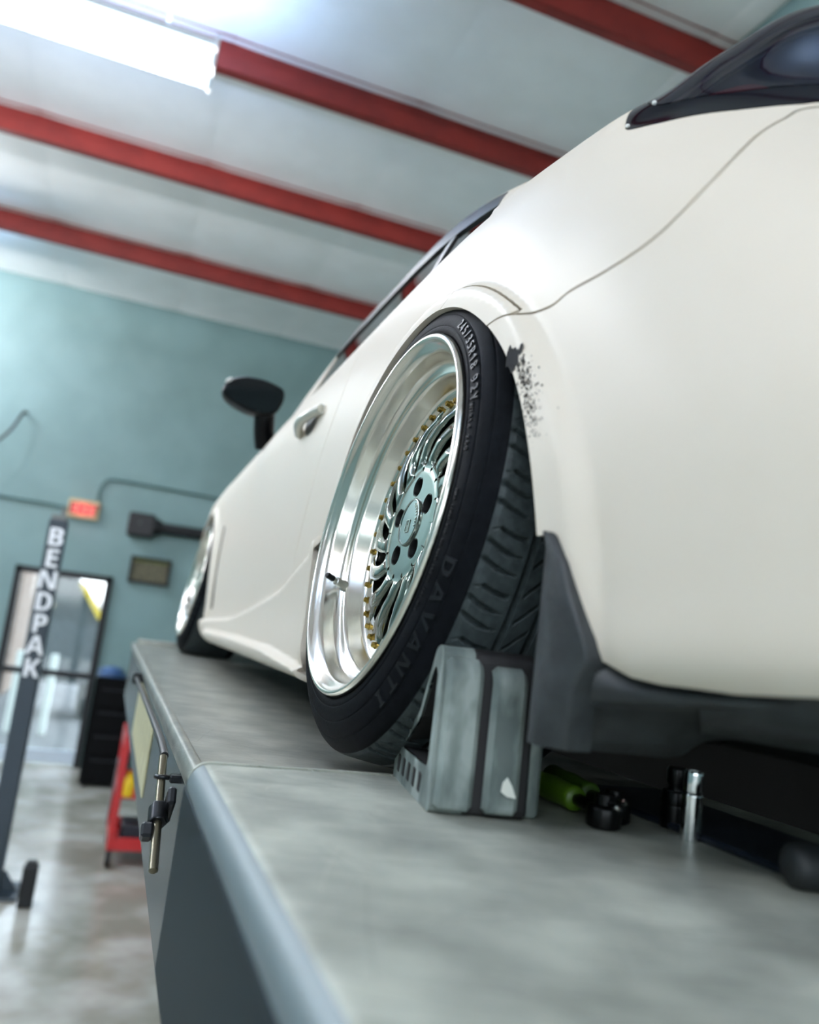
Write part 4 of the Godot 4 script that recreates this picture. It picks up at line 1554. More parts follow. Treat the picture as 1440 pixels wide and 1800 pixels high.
func strip_light(s: Array) -> void:
	# twin-lens fitting hung on two rods: lenses below, an uplight added above to brighten the ceiling
	var y := EYE + (3.2 if s[1] < -8.0 else 2.95)
	var L: float = s[2]
	var o := thing("strip_light", s[3], "strip light", Vector3(s[0] - L / 2, y, s[1]), "strip lights")
	var b := MB.new()
	var body := PackedVector2Array([Vector2(-0.20, 0.0), Vector2(0.20, 0.0), Vector2(0.20, 0.03), Vector2(0.10, 0.075), Vector2(-0.10, 0.075), Vector2(-0.20, 0.03)])
	prism(b, body, L, 0.002, Vector3(-L / 2, 0, 0), Basis(Vector3(0, 0, -1), Vector3(0, 1, 0), Vector3(1, 0, 0)))
	put("channel", b, M.fitting, o, true)
	for e in [-1, 1]:
		var cb := MB.new()
		box(cb, Vector3(e * (L / 2 - 0.010), 0.018, 0), Vector3(0.022, 0.085, 0.41), 0.004)
		put("end_cap", cb, M.fitting, o, true)
		var rb := MB.new()
		rod(rb, Vector3(e * L * 0.38, 0.07, 0), Vector3(e * L * 0.38, ROOF - y, 0), 0.006)
		put("hanger", rb, M.fitting, o, true)
	for e in [-1, 1]:
		var tb := MB.new()
		prism(tb, PackedVector2Array([Vector2(-0.080, 0.0), Vector2(-0.074, -0.022), Vector2(-0.045, -0.034), Vector2(0.045, -0.034), Vector2(0.074, -0.022), Vector2(0.080, 0.0)]), L - 0.05, 0.003, Vector3(-L / 2 + 0.025, 0, e * 0.1), Basis(Vector3(0, 0, -1), Vector3(0, 1, 0), Vector3(1, 0, 0)))
		put("lamp_lens", tb, M.tube, o, true)
	var ub := MB.new()
	box(ub, Vector3(0, 0.079, 0), Vector3(L - 0.1, 0.006, 0.16), 0.001)
	put("added_uplight", ub, M.added_up_lens, o, true)
	var a := AreaLight3D.new()
	a.name = "added_up_glow"
	a.area_size = Vector2(L - 0.08, 0.16)
	a.light_energy = ADDED_UP_E
	a.light_color = Color(0.68, 0.81, 1.0)
	a.shadow_enabled = true
	a.set("area_range", 30.0)
	o.add_child(a, true)
	a.position = Vector3(0, 0.088, 0)
	a.rotation = Vector3(PI / 2, 0, 0)
	for k in 4:
		var p := OmniLight3D.new()
		p.name = "lens_glow"
		p.light_energy = LAMP_E * 0.25 * float(s[4])
		p.light_color = Color(0.975, 0.98, 1.0)
		p.light_size = 0.05
		p.omni_range = 40.0
		p.omni_attenuation = 2.0
		p.shadow_enabled = true
		o.add_child(p, true)
		p.position = Vector3((k - 1.5) * L * 0.25, -0.10, 0)

func door() -> void:
	var root := Node3D.new()
	root.name = "door_1"
	root.position = Vector3(-0.57, 0, BACK_Z)
	root.set_meta("kind", "structure")
	add_child(root)
	var frame := mat(Color(0.05, 0.06, 0.075), 0.4, 0.3)
	var f := MB.new()
	box(f, Vector3(-1.05, 1.07, BACK_Z), Vector3(0.07, 2.14, 0.12), 0.006)
	box(f, Vector3(-0.09, 1.07, BACK_Z), Vector3(0.07, 2.14, 0.12), 0.006)
	box(f, Vector3(-0.57, 2.105, BACK_Z), Vector3(1.03, 0.07, 0.12), 0.006)
	put("frame", f, frame, root)
	var r := MB.new()
	box(r, Vector3(-0.57, 0.10, BACK_Z - 0.01), Vector3(0.90, 0.14, 0.045), 0.005)
	put("bottom_rail", r, mat(Color(0.72, 0.76, 0.80), 0.35, 0.4), root)
	var mr := MB.new()
	box(mr, Vector3(-0.57, 1.00, BACK_Z - 0.01), Vector3(0.90, 0.07, 0.045), 0.005)
	put("mid_rail", mr, frame, root)
	var g := MB.new()
	box(g, Vector3(-0.57, 1.10, BACK_Z - 0.01), Vector3(0.90, 1.96, 0.008), 0.0)
	put("pane", g, mat(Color(0.75, 0.85, 0.85, 0.08), 0.02, 0.0, {"transparency": BaseMaterial3D.TRANSPARENCY_ALPHA}), root)
	var hb := MB.new()
	rod(hb, Vector3(-0.95, 1.02, BACK_Z + 0.06), Vector3(-0.19, 1.02, BACK_Z + 0.06), 0.018)
	put("push_bar", hb, frame, root)

func runway_section(r: float, x0: float, x1: float, y: float, thick: float) -> Array:
	# from the far lower corner over the top to the rounded near edge and down the side
	var p := [Vector2(x1, y - thick), Vector2(x1, y - thick * 0.5), Vector2(x1, y - 0.006), Vector2(x1 - 0.001, y - 0.002), Vector2(x1 - 0.006, y)]
	for x in [lerpf(x0, x1, 0.8), lerpf(x0, x1, 0.5), lerpf(x0, x1, 0.25), x0 + r + 0.01]:
		p.append(Vector2(x, y))
	for k in 9:
		var a := PI / 2 + PI / 2 * k / 8.0
		p.append(Vector2(x0 + r + cos(a) * r, y - r + sin(a) * r))
	p.append(Vector2(x0, y - r - 0.01))
	p.append(Vector2(x0, y - thick * 0.6))
	p.append(Vector2(x0, y - thick + 0.008))
	p.append(Vector2(x0 + 0.002, y - thick + 0.002))
	p.append(Vector2(x0 + 0.008, y - thick))
	p.append(Vector2(x0 + 0.05, y - thick))
	return p

func run_out(b: MB, sec: Array, z0: float, z1: float, steps: int) -> void:
	var rows := []
	for k in steps + 1:
		var r := PackedVector3Array()
		for q in sec:
			r.append(Vector3(q.x, q.y, lerpf(z0, z1, float(k) / steps)))
		rows.append(r)
	b.grid(rows)
	fix_out(b, Vector3(0.45, DECK - 0.11, (z0 + z1) / 2))
	for z in [z0, z1]:
		var pts := PackedVector2Array(sec)
		var tr := Geometry2D.triangulate_polygon(pts)
		var first := b.v.size()
		for q in sec:
			b.vert(Vector3(q.x, q.y, z), Vector3(0, 0, -1 if z == z0 else 1))
		for k in range(0, tr.size(), 3):
			b.tri(first + tr[k], first + tr[k + 1], first + tr[k + 2])

func runway() -> void:
	# main deck plate, then the thicker tail plate hinged to it
	var o := thing("lift_runway", "long scratched steel lift runway under the car's left wheels", "lift runway", Vector3(0.43, DECK - 0.24, -2.4))
	var b := MB.new()
	run_out(b, runway_section(0.008, 0.1165, 0.80, DECK, 0.245), -4.02, -0.897, 12)
	put("deck_plate", b, M.deck, o)
	var sb := MB.new()
	box(sb, Vector3(0.1150, DECK - 0.130, -2.46), Vector3(0.004, 0.212, 3.08), 0.001)
	put("side_plate", sb, M.side_paint, o)
	var rb := MB.new()
	var lipz := []
	for q in [Vector2(0.1140, -0.028), Vector2(0.1095, -0.022), Vector2(0.1085, -0.010), Vector2(0.1110, 0.001), Vector2(0.1170, 0.0042), Vector2(0.1235, 0.0030), Vector2(0.1275, -0.001)]:
		lipz.append(Vector2(q.x, DECK + q.y))
	run_out(rb, lipz, -4.02, -0.90, 40)
	put("edge_roll", rb, M.deck, o)
	var eb := MB.new()
	box(eb, Vector3(0.46, DECK + 0.008, -4.0), Vector3(0.66, 0.03, 0.04), 0.006)
	put("end_stop", eb, M.deck, o)
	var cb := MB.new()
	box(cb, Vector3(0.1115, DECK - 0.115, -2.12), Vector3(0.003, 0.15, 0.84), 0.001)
	put("cream_reflection", cb, mottled(Color(0.62, 0.60, 0.46), Color(0.86, 0.84, 0.68), 0.02, Vector3(1, 1, 9), 0.5, 0.0, 41), o)  # reflection in the glossy side, put in as a cream sheet
	var hr := MB.new()
	tube(hr, spline([Vector3(0.096, DECK - 0.020, -1.155), Vector3(0.095, DECK - 0.014, -1.24), Vector3(0.094, DECK - 0.014, -1.48), Vector3(0.094, DECK - 0.020, -1.9), Vector3(0.095, DECK - 0.030, -2.48)], 6), 0.0055, 10)
	put("cable", hr, mat(Color(0.05, 0.05, 0.055), 0.45), o)
	var cl := MB.new()
	box(cl, Vector3(0.100, DECK - 0.032, -2.50), Vector3(0.03, 0.03, 0.05), 0.004)
	put("cable_clamp", cl, M.dark_steel, o)
	for z in [-3.7, -1.5]:
		var lb := MB.new()
		box(lb, Vector3(0.64, (DECK - 0.245) / 2, z), Vector3(0.14, DECK - 0.235, 0.16), 0.006)
		box(lb, Vector3(0.64, 0.012, z), Vector3(0.24, 0.024, 0.40), 0.004)
		put("lift_leg", lb, M.dark_steel, o)
	# the runway under the other wheels, coloured near black for the shade below the car
	var o2 := thing("lift_runway", "second lift runway, blackened for shade, beyond the car's underside", "lift runway", Vector3(1.94, DECK - 0.24, -2.0))
	var b2 := MB.new()
	var sec := []
	for q in runway_section(0.008, 1.60, 2.28, DECK, 0.235):
		sec.append(q)
	run_out(b2, sec, -4.02, 0.6, 8)
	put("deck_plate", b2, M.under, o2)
	for z in [-3.7, -1.5]:
		var lb := MB.new()
		box(lb, Vector3(1.94, (DECK - 0.245) / 2, z), Vector3(0.18, DECK - 0.235, 0.16), 0.006)
		put("lift_leg", lb, M.dark_steel, o2)
	# tail plate: its top lies two centimetres higher
	var T := TAIL
	var r := thing("tail_ramp", "scratched grey steel ramp plate with rounded edge nearest the camera", "ramp plate", Vector3(0.43, T - 0.24, -0.3))
	var pb := MB.new()
	run_out(pb, runway_section(0.022, 0.100, 0.745, T, 0.206), -0.880, 0.85, 10)
	put("ramp_top", pb, M.steel, r)
	var re := MB.new()
	var arc := []
	for k in 11:
		var t := deg_to_rad(112.0 + 70.0 * k / 10.0)
		arc.append(Vector2(0.122 + cos(t) * 0.0228, T - 0.022 + sin(t) * 0.0228))
	arc.append(Vector2(0.0992, T - 0.030))
	run_out(re, arc, -0.8805, 0.85, 10)
	put("rolled_edge", re, M.edge, r)
	var je := MB.new()
	run_out(je, runway_section(0.022, 0.100, 0.745, T + 0.0008, 0.03), -0.895, -0.888, 1)
	put("ramp_lip", je, M.steel, r)
	var ps := MB.new()
	box(ps, Vector3(0.0990, T - 0.112, -0.02), Vector3(0.003, 0.176, 1.735), 0.001)
	put("ramp_side", ps, M.ramp_paint, r)
	var pt := MB.new()
	box(pt, Vector3(0.602, T + 0.0035, -0.33), Vector3(0.125, 0.007, 1.10), 0.002)
	put("ramp_track", pt, M.pan, r)
	# hinge: pin through an eye, a collar and a bracket
	var h := thing("hinge_pin", "steel hinge pin in a welded bracket on the runway side", "hinge pin", Vector3(0.088, EYE - 0.29, -1.04))
	var a := V(0.091, -0.184, -1.112)
	var z := V(0.088, -0.280, -0.965)
	var nb := MB.new()
	rod(nb, a, z, 0.0052, 18)
	put("pin", nb, M.pin, h)
	var eye := MB.new()
	var ring_pts := []
	for k in 17:
		var t := TAU * k / 16.0
		ring_pts.append(a.lerp(z, 0.20) + Vector3(0.0085 * cos(t) + 0.002, 0.0015 * sin(t), 0.0090 * sin(t)))
	tube(eye, ring_pts, 0.0030, 8)
	box(eye, a.lerp(z, 0.20) + Vector3(0.017, 0.0, 0.004), Vector3(0.016, 0.009, 0.02), 0.002)
	put("eye", eye, M.dark_steel, h)
	var nut := MB.new()
	lathe(nut, [Vector2(0, 0), Vector2(0.0105, 0), Vector2(0.0115, 0.002), Vector2(0.0115, 0.024), Vector2(0.0105, 0.026), Vector2(0, 0.026)], a.lerp(z, 0.62), a - z, 6, 0.8)
	put("collar", nut, M.dark_steel, h)
	var bk := MB.new()
	box(bk, a.lerp(z, 0.64) + Vector3(-0.011, -0.006, 0.004), Vector3(0.014, 0.018, 0.018), 0.003, Basis(Vector3.RIGHT, 0.9))
	put("latch_block", bk, M.dark_steel, h)
	var wb := MB.new()
	box(wb, a.lerp(z, 0.45) + Vector3(0.011, 0.0, 0.006), Vector3(0.010, 0.055, 0.022), 0.003, Basis(Vector3.RIGHT, 0.9))
	put("bracket", wb, M.dark_steel, h)

func wheel_chock() -> void:
	# wedge of black rubber: sloping face towards the tyre, two worn ribs on the near face
	var at := V(0.349, -0.150, -0.765)
	var o := thing("wheel_chock", "worn black rubber wheel chock wedged behind the rear tyre", "wheel chock", at)
	var turn := Basis(Vector3.UP, deg_to_rad(-9.0))
	var prof := poly_round([Vector2(-0.122, 0.0), Vector2(0.066, 0.0), Vector2(0.058, 0.143), Vector2(0.046, 0.150), Vector2(0.028, 0.147), Vector2(-0.020, 0.080), Vector2(-0.120, 0.030)], 0.008, 3)
	# the outline lies in z (towards the camera) and y; the wedge is 0.105 wide
	var B := turn * Basis(Vector3(0, 0, 1), Vector3(0, 1, 0), Vector3(-1, 0, 0))
	var hole := PackedVector2Array(poly_round([Vector2(-0.086, 0.036), Vector2(0.042, 0.036), Vector2(0.042, 0.124), Vector2(0.028, 0.130), Vector2(-0.014, 0.074)], 0.010, 3))
	var b := MB.new()
	var w := 0.092
	var org := at + turn * Vector3(w / 2, 0, 0)
	prism(b, prof, w - 0.030, 0.003, org, B)
	put("body", b, M.rubber_dark, o)
	# the side towards the runway edge is a frame round a triangular pocket
	var fb := MB.new()
	var org2 := at + turn * Vector3(w / 2 - (w - 0.031), 0, 0)
	frame_prism(fb, prof, hole, 0.031, org2, B)
	put("side_frame", fb, M.rubber, o)
	var kb := MB.new()
	for i in hole.size():
		var j := (i + 1) % hole.size()
		var mid := (hole[i] + hole[j]) * 0.5
		kb.flat([org2 + B * Vector3(hole[i].x, hole[i].y, 0.0285), org2 + B * Vector3(hole[j].x, hole[j].y, 0.0285), org2 + B * Vector3(hole[j].x, hole[j].y, 0.0005), org2 + B * Vector3(hole[i].x, hole[i].y, 0.0005)], B * Vector3(0.01 - mid.x, 0.08 - mid.y, 0))
	var floor_ := []
	for q in hole:
		floor_.append(org2 + B * Vector3(q.x, q.y, 0.0006))
	var fl := Geometry2D.triangulate_polygon(hole)
	for k in range(0, fl.size(), 3):
		kb.flat([floor_[fl[k]], floor_[fl[k + 1]], floor_[fl[k + 2]]], B * Vector3(0, 0, 1))
	put("pocket", kb, M.void_black, o)  # walls coloured black for the shade inside
	for k in 5:
		var hb := MB.new()
		var c := org2 + B * Vector3(-0.092 + 0.027 * k, 0.018, 0.0312)
		box(hb, c, Vector3(0.009, 0.018, 0.002), 0.0008, turn * Basis(Vector3.RIGHT, 0.15) * Basis(Vector3.UP, PI / 2))
		put("drain_slot", hb, M.void_black, o)
	for e in [[0.026, 0.036, 0.136, 0.004], [-0.018, 0.034, 0.132, 0.004]]:
		var rb := MB.new()
		var rp := poly_round([Vector2(-0.010, 0.0), Vector2(0.016, 0.0), Vector2(0.014, e[2] - 0.012), Vector2(0.004, e[2]), Vector2(-0.010, e[2])], 0.006, 3)
		prism(rb, rp, e[1], 0.005, at + turn * Vector3(-e[0] + e[1] / 2, e[3], 0.058), B)
		var m := put("rib", rb, M.rubber, o)
	var sb := MB.new()
	prism(sb, poly_round([Vector2(-0.02, 0.0), Vector2(0.010, 0.0), Vector2(0.008, 0.070), Vector2(-0.02, 0.074)], 0.005, 3), 0.030, 0.004, at + turn * Vector3(0.062, 0, 0.044), B)
	put("rib", sb, M.rubber, o)
	# a chip of white paint
	var ch := MB.new()
	ch.flat([at + turn * Vector3(0.016, 0.026, 0.0760), at + turn * Vector3(0.022, 0.022, 0.0760), at + turn * Vector3(0.031, 0.021, 0.0760), at + turn * Vector3(0.026, 0.032, 0.0759), at + turn * Vector3(0.021, 0.039, 0.0758), at + turn * Vector3(0.017, 0.034, 0.0759)], Vector3(0, 0, 1))
	put("paint_chip", ch, mat(Color(0.85, 0.86, 0.82), 0.5), o)

func frame_prism(b: MB, outer: PackedVector2Array, hole: PackedVector2Array, depth: float, at: Vector3, basis: Basis) -> void:
	# a plate with a pocket: outer wall, front face with an opening, pocket walls
	var o := outer.duplicate()
	if Geometry2D.is_polygon_clockwise(o):
		o.reverse()
	var h := hole.duplicate()
	if not Geometry2D.is_polygon_clockwise(h):
		h.reverse()
	# join the two outlines by a slit at their nearest points
	var bi := 0
	var bj := 0
	var best := FAR
	for i in o.size():
		for j in h.size():
			var d := o[i].distance_to(h[j])
			if d < best:
				best = d
				bi = i
				bj = j
	var ring_ := PackedVector2Array()
	for i in o.size() + 1:
		ring_.append(o[(bi + i) % o.size()])
	for j in h.size() + 1:
		ring_.append(h[(bj + j) % h.size()])
	var tr := Geometry2D.triangulate_polygon(ring_)
	var first := b.v.size()
	for p in ring_:
		b.vert(at + basis * Vector3(p.x, p.y, depth), basis * Vector3(0, 0, 1))
	for k in range(0, tr.size(), 3):
		b.tri(first + tr[k], first + tr[k + 1], first + tr[k + 2])
	for list in [o]:
		for i in list.size():
			var j: int = (i + 1) % list.size()
			var e: Vector2 = (list[j] - list[i]).normalized()
			b.flat([at + basis * Vector3(list[i].x, list[i].y, 0), at + basis * Vector3(list[j].x, list[j].y, 0), at + basis * Vector3(list[j].x, list[j].y, depth), at + basis * Vector3(list[i].x, list[i].y, depth)], basis * Vector3(e.y, -e.x, 0))

func tools() -> void:
	# deep chrome socket standing on the deck
	var at := V(0.533, -0.150, -0.652)
	var o := thing("deep_socket", "tall chrome deep socket standing upright on the steel deck", "socket", at)
	var b := MB.new()
	lathe(b, [Vector2(0.0000, 0.0000), Vector2(0.0087, 0.0000), Vector2(0.0093, 0.0008), Vector2(0.0093, 0.0401), Vector2(0.0090, 0.0414), Vector2(0.0080, 0.0423)], at, Vector3.UP, 36, 0.7)
	put("barrel", b, M.socket_chrome, o)
	var d := MB.new()
	lathe(d, [Vector2(0.0080, 0.0423), Vector2(0.0080, 0.0431), Vector2(0.0088, 0.0441), Vector2(0.0088, 0.0592), Vector2(0.0080, 0.0621), Vector2(0.0061, 0.0624), Vector2(0.0058, 0.0507), Vector2(0.0000, 0.0507)], at, Vector3.UP, 36, 0.7)
	put("drive_end", d, M.socket_chrome, o)
	# black impact socket behind it
	var at2 := V(0.552, -0.150, -0.700)
	var k := thing("impact_socket", "short black socket with a swivel top behind the chrome socket", "socket", at2)
	var kb := MB.new()
	lathe(kb, [Vector2(0.0000, 0.0000), Vector2(0.0132, 0.0000), Vector2(0.0140, 0.0013), Vector2(0.0140, 0.0203), Vector2(0.0134, 0.0215), Vector2(0.0134, 0.0228), Vector2(0.0140, 0.0241), Vector2(0.0140, 0.0338), Vector2(0.0127, 0.0359), Vector2(0.0000, 0.0359)], at2, Vector3.UP, 32, 0.7)
	put("barrel", kb, M.socket_black, k)
	var kt := MB.new()
	lathe(kt, [Vector2(0.0081, 0.0355), Vector2(0.0076, 0.0406), Vector2(0.0098, 0.0439), Vector2(0.0098, 0.0558), Vector2(0.0081, 0.0583), Vector2(0.0000, 0.0583)], at2, Vector3.UP, 24, 0.7)
	put("swivel", kt, M.socket_black, k)
	# two ratchets with green grips
	for e in [[0.465, -0.150, 0.0, "ratchet with a bright green grip lying nearest the chock"], [0.502, -0.150, 0.10, "ratchet with a dim green grip lying behind the other ratchet"]]:
		var p := V(e[0], e[1], -0.780 - (0.025 if e[2] > 0.0 else 0.0))
		var t := thing("ratchet", e[3], "ratchet", p, "green-gripped ratchets on the deck")
		t.rotation.y = -e[2] - 0.05
		var g := MB.new()
		lathe(g, [Vector2(0, -0.075), Vector2(0.010, -0.073), Vector2(0.0130, -0.066), Vector2(0.0120, -0.04), Vector2(0.0135, -0.01), Vector2(0.0118, 0.022), Vector2(0.0128, 0.038), Vector2(0.0105, 0.044), Vector2(0, 0.044)], Vector3(0, 0.0145, 0), Vector3.BACK, 20, 0.3)
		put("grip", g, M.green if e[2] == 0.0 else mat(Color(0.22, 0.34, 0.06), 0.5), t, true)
		var n := MB.new()
		rod(n, Vector3(0, 0.0145, 0.044), Vector3(0, 0.0145, 0.084), 0.0062, 14)
		put("neck", n, M.socket_black, t, true)
		var c := MB.new()
		lathe(c, [Vector2(0, 0), Vector2(0.014, 0), Vector2(0.0165, 0.002), Vector2(0.0165, 0.017), Vector2(0.0145, 0.020), Vector2(0.0095, 0.021), Vector2(0.0095, 0.030), Vector2(0, 0.030)], Vector3(0, 0.0005, 0.096), Vector3.UP, 24, 0.5)
		put("head", c, M.socket_black, t, true)
		var lv := MB.new()
		box(lv, Vector3(0, 0.0235, 0.114), Vector3(0.007, 0.006, 0.016), 0.002)
		put("lever", lv, M.socket_chrome, t, true)
	# round bar lying at the right edge
	var rb := MB.new()
	lathe(rb, [Vector2(0, 0), Vector2(0.012, 0.0), Vector2(0.0165, 0.004), Vector2(0.0175, 0.010), Vector2(0.0175, 0.20), Vector2(0.012, 0.205), Vector2(0, 0.205)], V(0.512, -0.1325, -0.515), Vector3(1.0, 0, 0.30), 24, 0.3)
	top("steel_bar", rb, mat(Color(0.13, 0.145, 0.15), 0.55, 0.2), V(0.612, -0.150, -0.505), "dull grey round bar lying on the deck at the right edge", "bar")

func shop() -> void:
	# lift column with upright lettering
	var cx := -0.425
	var cz := -5.86
	var o := thing("lift_column", "tall dark lift column with white upright lettering", "lift column", Vector3(cx, 0, cz))
	var col := mat(Color(0.15, 0.20, 0.235), 0.45)
	var b := MB.new()
	box(b, Vector3(cx, 1.17, cz), Vector3(0.115, 2.34, 0.12), 0.006)
	put("post", b, col, o)
	var cp := MB.new()
	box(cp, Vector3(cx, 2.355, cz), Vector3(0.10, 0.04, 0.10), 0.008)
	box(cp, Vector3(cx + 0.018, 2.40, cz), Vector3(0.03, 0.06, 0.03), 0.006)
	put("post_cap", cp, mat(Color(0.42, 0.43, 0.42), 0.5, 0.4), o)
	var pl := MB.new()
	box(pl, Vector3(cx, 0.01, cz), Vector3(0.34, 0.02, 0.34), 0.004)
	put("base_plate", pl, col, o)
	for s in [-1, 1]:
		var gb := MB.new()
		prism(gb, PackedVector2Array([Vector2(0, 0), Vector2(0.10, 0), Vector2(0.02, 0.12), Vector2(0, 0.12)]), 0.012, 0.001, Vector3(cx + s * 0.058, 0.02, cz + 0.02), Basis(Vector3(s, 0, 0), Vector3(0, 1, 0), Vector3(0, 0, s)))
		put("gusset", gb, col, o)
	var lt := MB.new()
	var word := "BENDPAK"
	for k in word.length():
		letters(lt, word[k], 0.116, 0.003, Transform3D(Basis.IDENTITY, Vector3(cx, EYE + 0.375 - 0.141 * k, cz + 0.0615)), true, 1.05)
	put("lettering", lt, mat(Color(0.93, 0.94, 0.95), 0.5), o)
	var kb := MB.new()
	box(kb, Vector3(-0.20, 0.12, -5.62), Vector3(0.085, 0.24, 0.09), 0.01)
	box(kb, Vector3(-0.20, 0.25, -5.62), Vector3(0.06, 0.02, 0.07), 0.006)
	top("rubber_block", kb, mat(Color(0.025, 0.03, 0.04), 0.6), Vector3(-0.20, 0, -5.62), "small upright black block on the floor by the lift column", "block")
	# lit exit sign above the door
	var e := thing("exit_sign", "small lit red exit sign with a cream frame above the glass door", "exit sign", Vector3(-0.50, EYE + 0.90, BACK_Z + 0.05))
	var eb := MB.new()
	box(eb, Vector3(0, 0.11, -0.015), Vector3(0.34, 0.215, 0.06), 0.012)
	put("housing", eb, mat(Color(0.72, 0.66, 0.50), 0.5), e, true)
	var ef := MB.new()
	box(ef, Vector3(0, 0.11, 0.017), Vector3(0.255, 0.135, 0.006), 0.002)
	put("face", ef, mat(Color(0.60, 0.25, 0.22), 0.4, 0.0, {"emission_enabled": true, "emission": Color(1.0, 0.52, 0.47), "emission_energy_multiplier": 0.55}), e, true)
	var el := MB.new()
	letters(el, "EXIT", 0.122, 0.004, Transform3D(Basis.IDENTITY, Vector3(0, 0.11, 0.0215)), true, 0.92)
	put("lettering", el, mat(Color(0.42, 0.0, 0.03), 0.5, 0.0, {"emission_enabled": true, "emission": Color(0.75, 0.0, 0.03), "emission_energy_multiplier": 0.22}), e, true)
	var elamp := OmniLight3D.new()
	elamp.name = "sign_glow"
	elamp.light_color = Color(1.0, 0.3, 0.25)
	elamp.light_energy = 0.02
	elamp.light_size = 0.05
	elamp.omni_range = 20.0
	elamp.omni_attenuation = 2.0
	elamp.shadow_enabled = true
	e.add_child(elamp)
	elamp.position = Vector3(0, 0.11, 0.06)
	# black box with a thick arm on the wall
	var k := thing("door_closer", "black box with a thick horizontal pipe on the teal wall", "pipe box", Vector3(0.15, EYE + 0.79, BACK_Z + 0.08))
	var blk := mat(Color(0.022, 0.026, 0.04), 0.5)
	var k1 := MB.new()
	box(k1, Vector3(0, 0.14, 0), Vector3(0.30, 0.27, 0.16), 0.02)
	put("box", k1, blk, k, true)
	var k2 := MB.new()
	lathe(k2, [Vector2(0.0, 0.0), Vector2(0.098, 0.0), Vector2(0.098, 0.05), Vector2(0.066, 0.10), Vector2(0.066, 1.5), Vector2(0, 1.5)], Vector3(0.14, 0.14, 0), Vector3.RIGHT, 20, 0.6)
	put("pipe", k2, blk, k, true)
	var k3 := MB.new()
	lathe(k3, [Vector2(0, 0), Vector2(0.02, 0.0), Vector2(0.018, 0.012), Vector2(0, 0.014)], Vector3(-0.02, 0.16, 0.079), Vector3.BACK, 12, 0.5)
	put("knob", k3, mat(Color(0.2, 0.22, 0.22), 0.4), k, true)
	# shallow framed panel
	var p := thing("wall_panel", "small dark framed panel with a dull yellow-grey face on the wall", "wall panel", Vector3(0.33, EYE + 0.265, BACK_Z + 0.03))
	var p1 := MB.new()
	for q in [[0, 0.29, 0.46, 0.03], [0, 0.012, 0.46, 0.03], [-0.215, 0.15, 0.03, 0.30], [0.215, 0.15, 0.03, 0.30]]:
		box(p1, Vector3(q[0], q[1], 0), Vector3(q[2], q[3], 0.06), 0.005)
	put("frame", p1, mat(Color(0.04, 0.05, 0.045), 0.5), p, true)
	var p2 := MB.new()
	box(p2, Vector3(0, 0.13, -0.01), Vector3(0.41, 0.22, 0.02), 0.002)
	put("face", p2, mottled(Color(0.26, 0.25, 0.18), Color(0.40, 0.38, 0.28), 0.02, Vector3(2, 2, 2), 0.6, 0.0, 51), p, true)
	var p3 := MB.new()
	box(p3, Vector3(0, 0.26, -0.008), Vector3(0.41, 0.035, 0.02), 0.002)
	put("strip", p3, mat(Color(0.38, 0.40, 0.20), 0.6), p, true)
	# conduits on the wall
	var pipe := mat(Color(0.30, 0.42, 0.42), 0.5)
	var c1 := MB.new()
	tube(c1, spline([Vector3(-2.6, EYE + 1.02, BACK_Z + 0.025), Vector3(-1.2, EYE + 1.02, BACK_Z + 0.025), Vector3(-0.66, EYE + 1.01, BACK_Z + 0.025)], 6), 0.014, 8)
	top("wall_conduit", c1, pipe, Vector3(-1.6, EYE + 1.0, BACK_Z + 0.02), "thin teal conduit running level to the exit sign from the left", "conduit", "painted conduits on the back wall")
	var c2 := MB.new()
	tube(c2, spline([Vector3(-0.37, EYE + 1.12, BACK_Z + 0.025), Vector3(-0.37, EYE + 1.26, BACK_Z + 0.025), Vector3(-0.33, EYE + 1.37, BACK_Z + 0.025), Vector3(-0.20, EYE + 1.415, BACK_Z + 0.025), Vector3(0.4, EYE + 1.41, BACK_Z + 0.025), Vector3(1.9, EYE + 1.38, BACK_Z + 0.025)], 6), 0.014, 8)
	top("wall_conduit", c2, pipe, Vector3(0.5, EYE + 1.1, BACK_Z + 0.02), "thin teal conduit bending up from the exit sign and running right", "conduit", "painted conduits on the back wall")
	var c3 := MB.new()
	tube(c3, spline([Vector3(-2.3, EYE + 1.05, BACK_Z + 0.3), Vector3(-1.75, EYE + 1.32, BACK_Z + 0.3), Vector3(-1.42, EYE + 1.66, BACK_Z + 0.28), Vector3(-1.30, EYE + 1.95, BACK_Z + 0.2), Vector3(-1.28, EYE + 2.0, BACK_Z + 0.02)], 6), 0.016, 8)
	top("hanging_hose", c3, mat(Color(0.06, 0.09, 0.10), 0.5), Vector3(-1.6, EYE + 1.0, BACK_Z + 0.1), "thin dark hose curving up the wall at the left edge", "hose")
	# black cabinet beside the door
	var cab := thing("tool_cabinet", "tall black cabinet beside the glass door", "cabinet", Vector3(0.19, 0, -9.35))
	var c4 := MB.new()
	box(c4, Vector3(0, 0.56, 0), Vector3(0.46, 1.06, 0.55), 0.015)
	put("body", c4, mat(Color(0.012, 0.014, 0.020), 0.4, 0.0, {"metallic_specular": 0.2}), cab, true)
	for j in 4:
		var c5 := MB.new()
		box(c5, Vector3(0, 0.20 + 0.235 * j, 0.28), Vector3(0.42, 0.215, 0.02), 0.006)
		var dr := put("drawer", c5, mat(Color(0.014, 0.016, 0.022), 0.4, 0.0, {"metallic_specular": 0.2}), cab, true)
		var c6 := MB.new()
		rod(c6, Vector3(-0.16, 0.27 + 0.235 * j, 0.30), Vector3(0.16, 0.27 + 0.235 * j, 0.30), 0.008)
		put("handle", c6, M.dark_steel, dr, true)
	var c7 := MB.new()
	for sx in [-0.18, 0.18]:
		for sz in [-0.2, 0.2]:
			rod(c7, Vector3(sx, 0.0, sz), Vector3(sx, 0.04, sz), 0.025)
	put("foot", c7, M.dark_steel, cab, true)
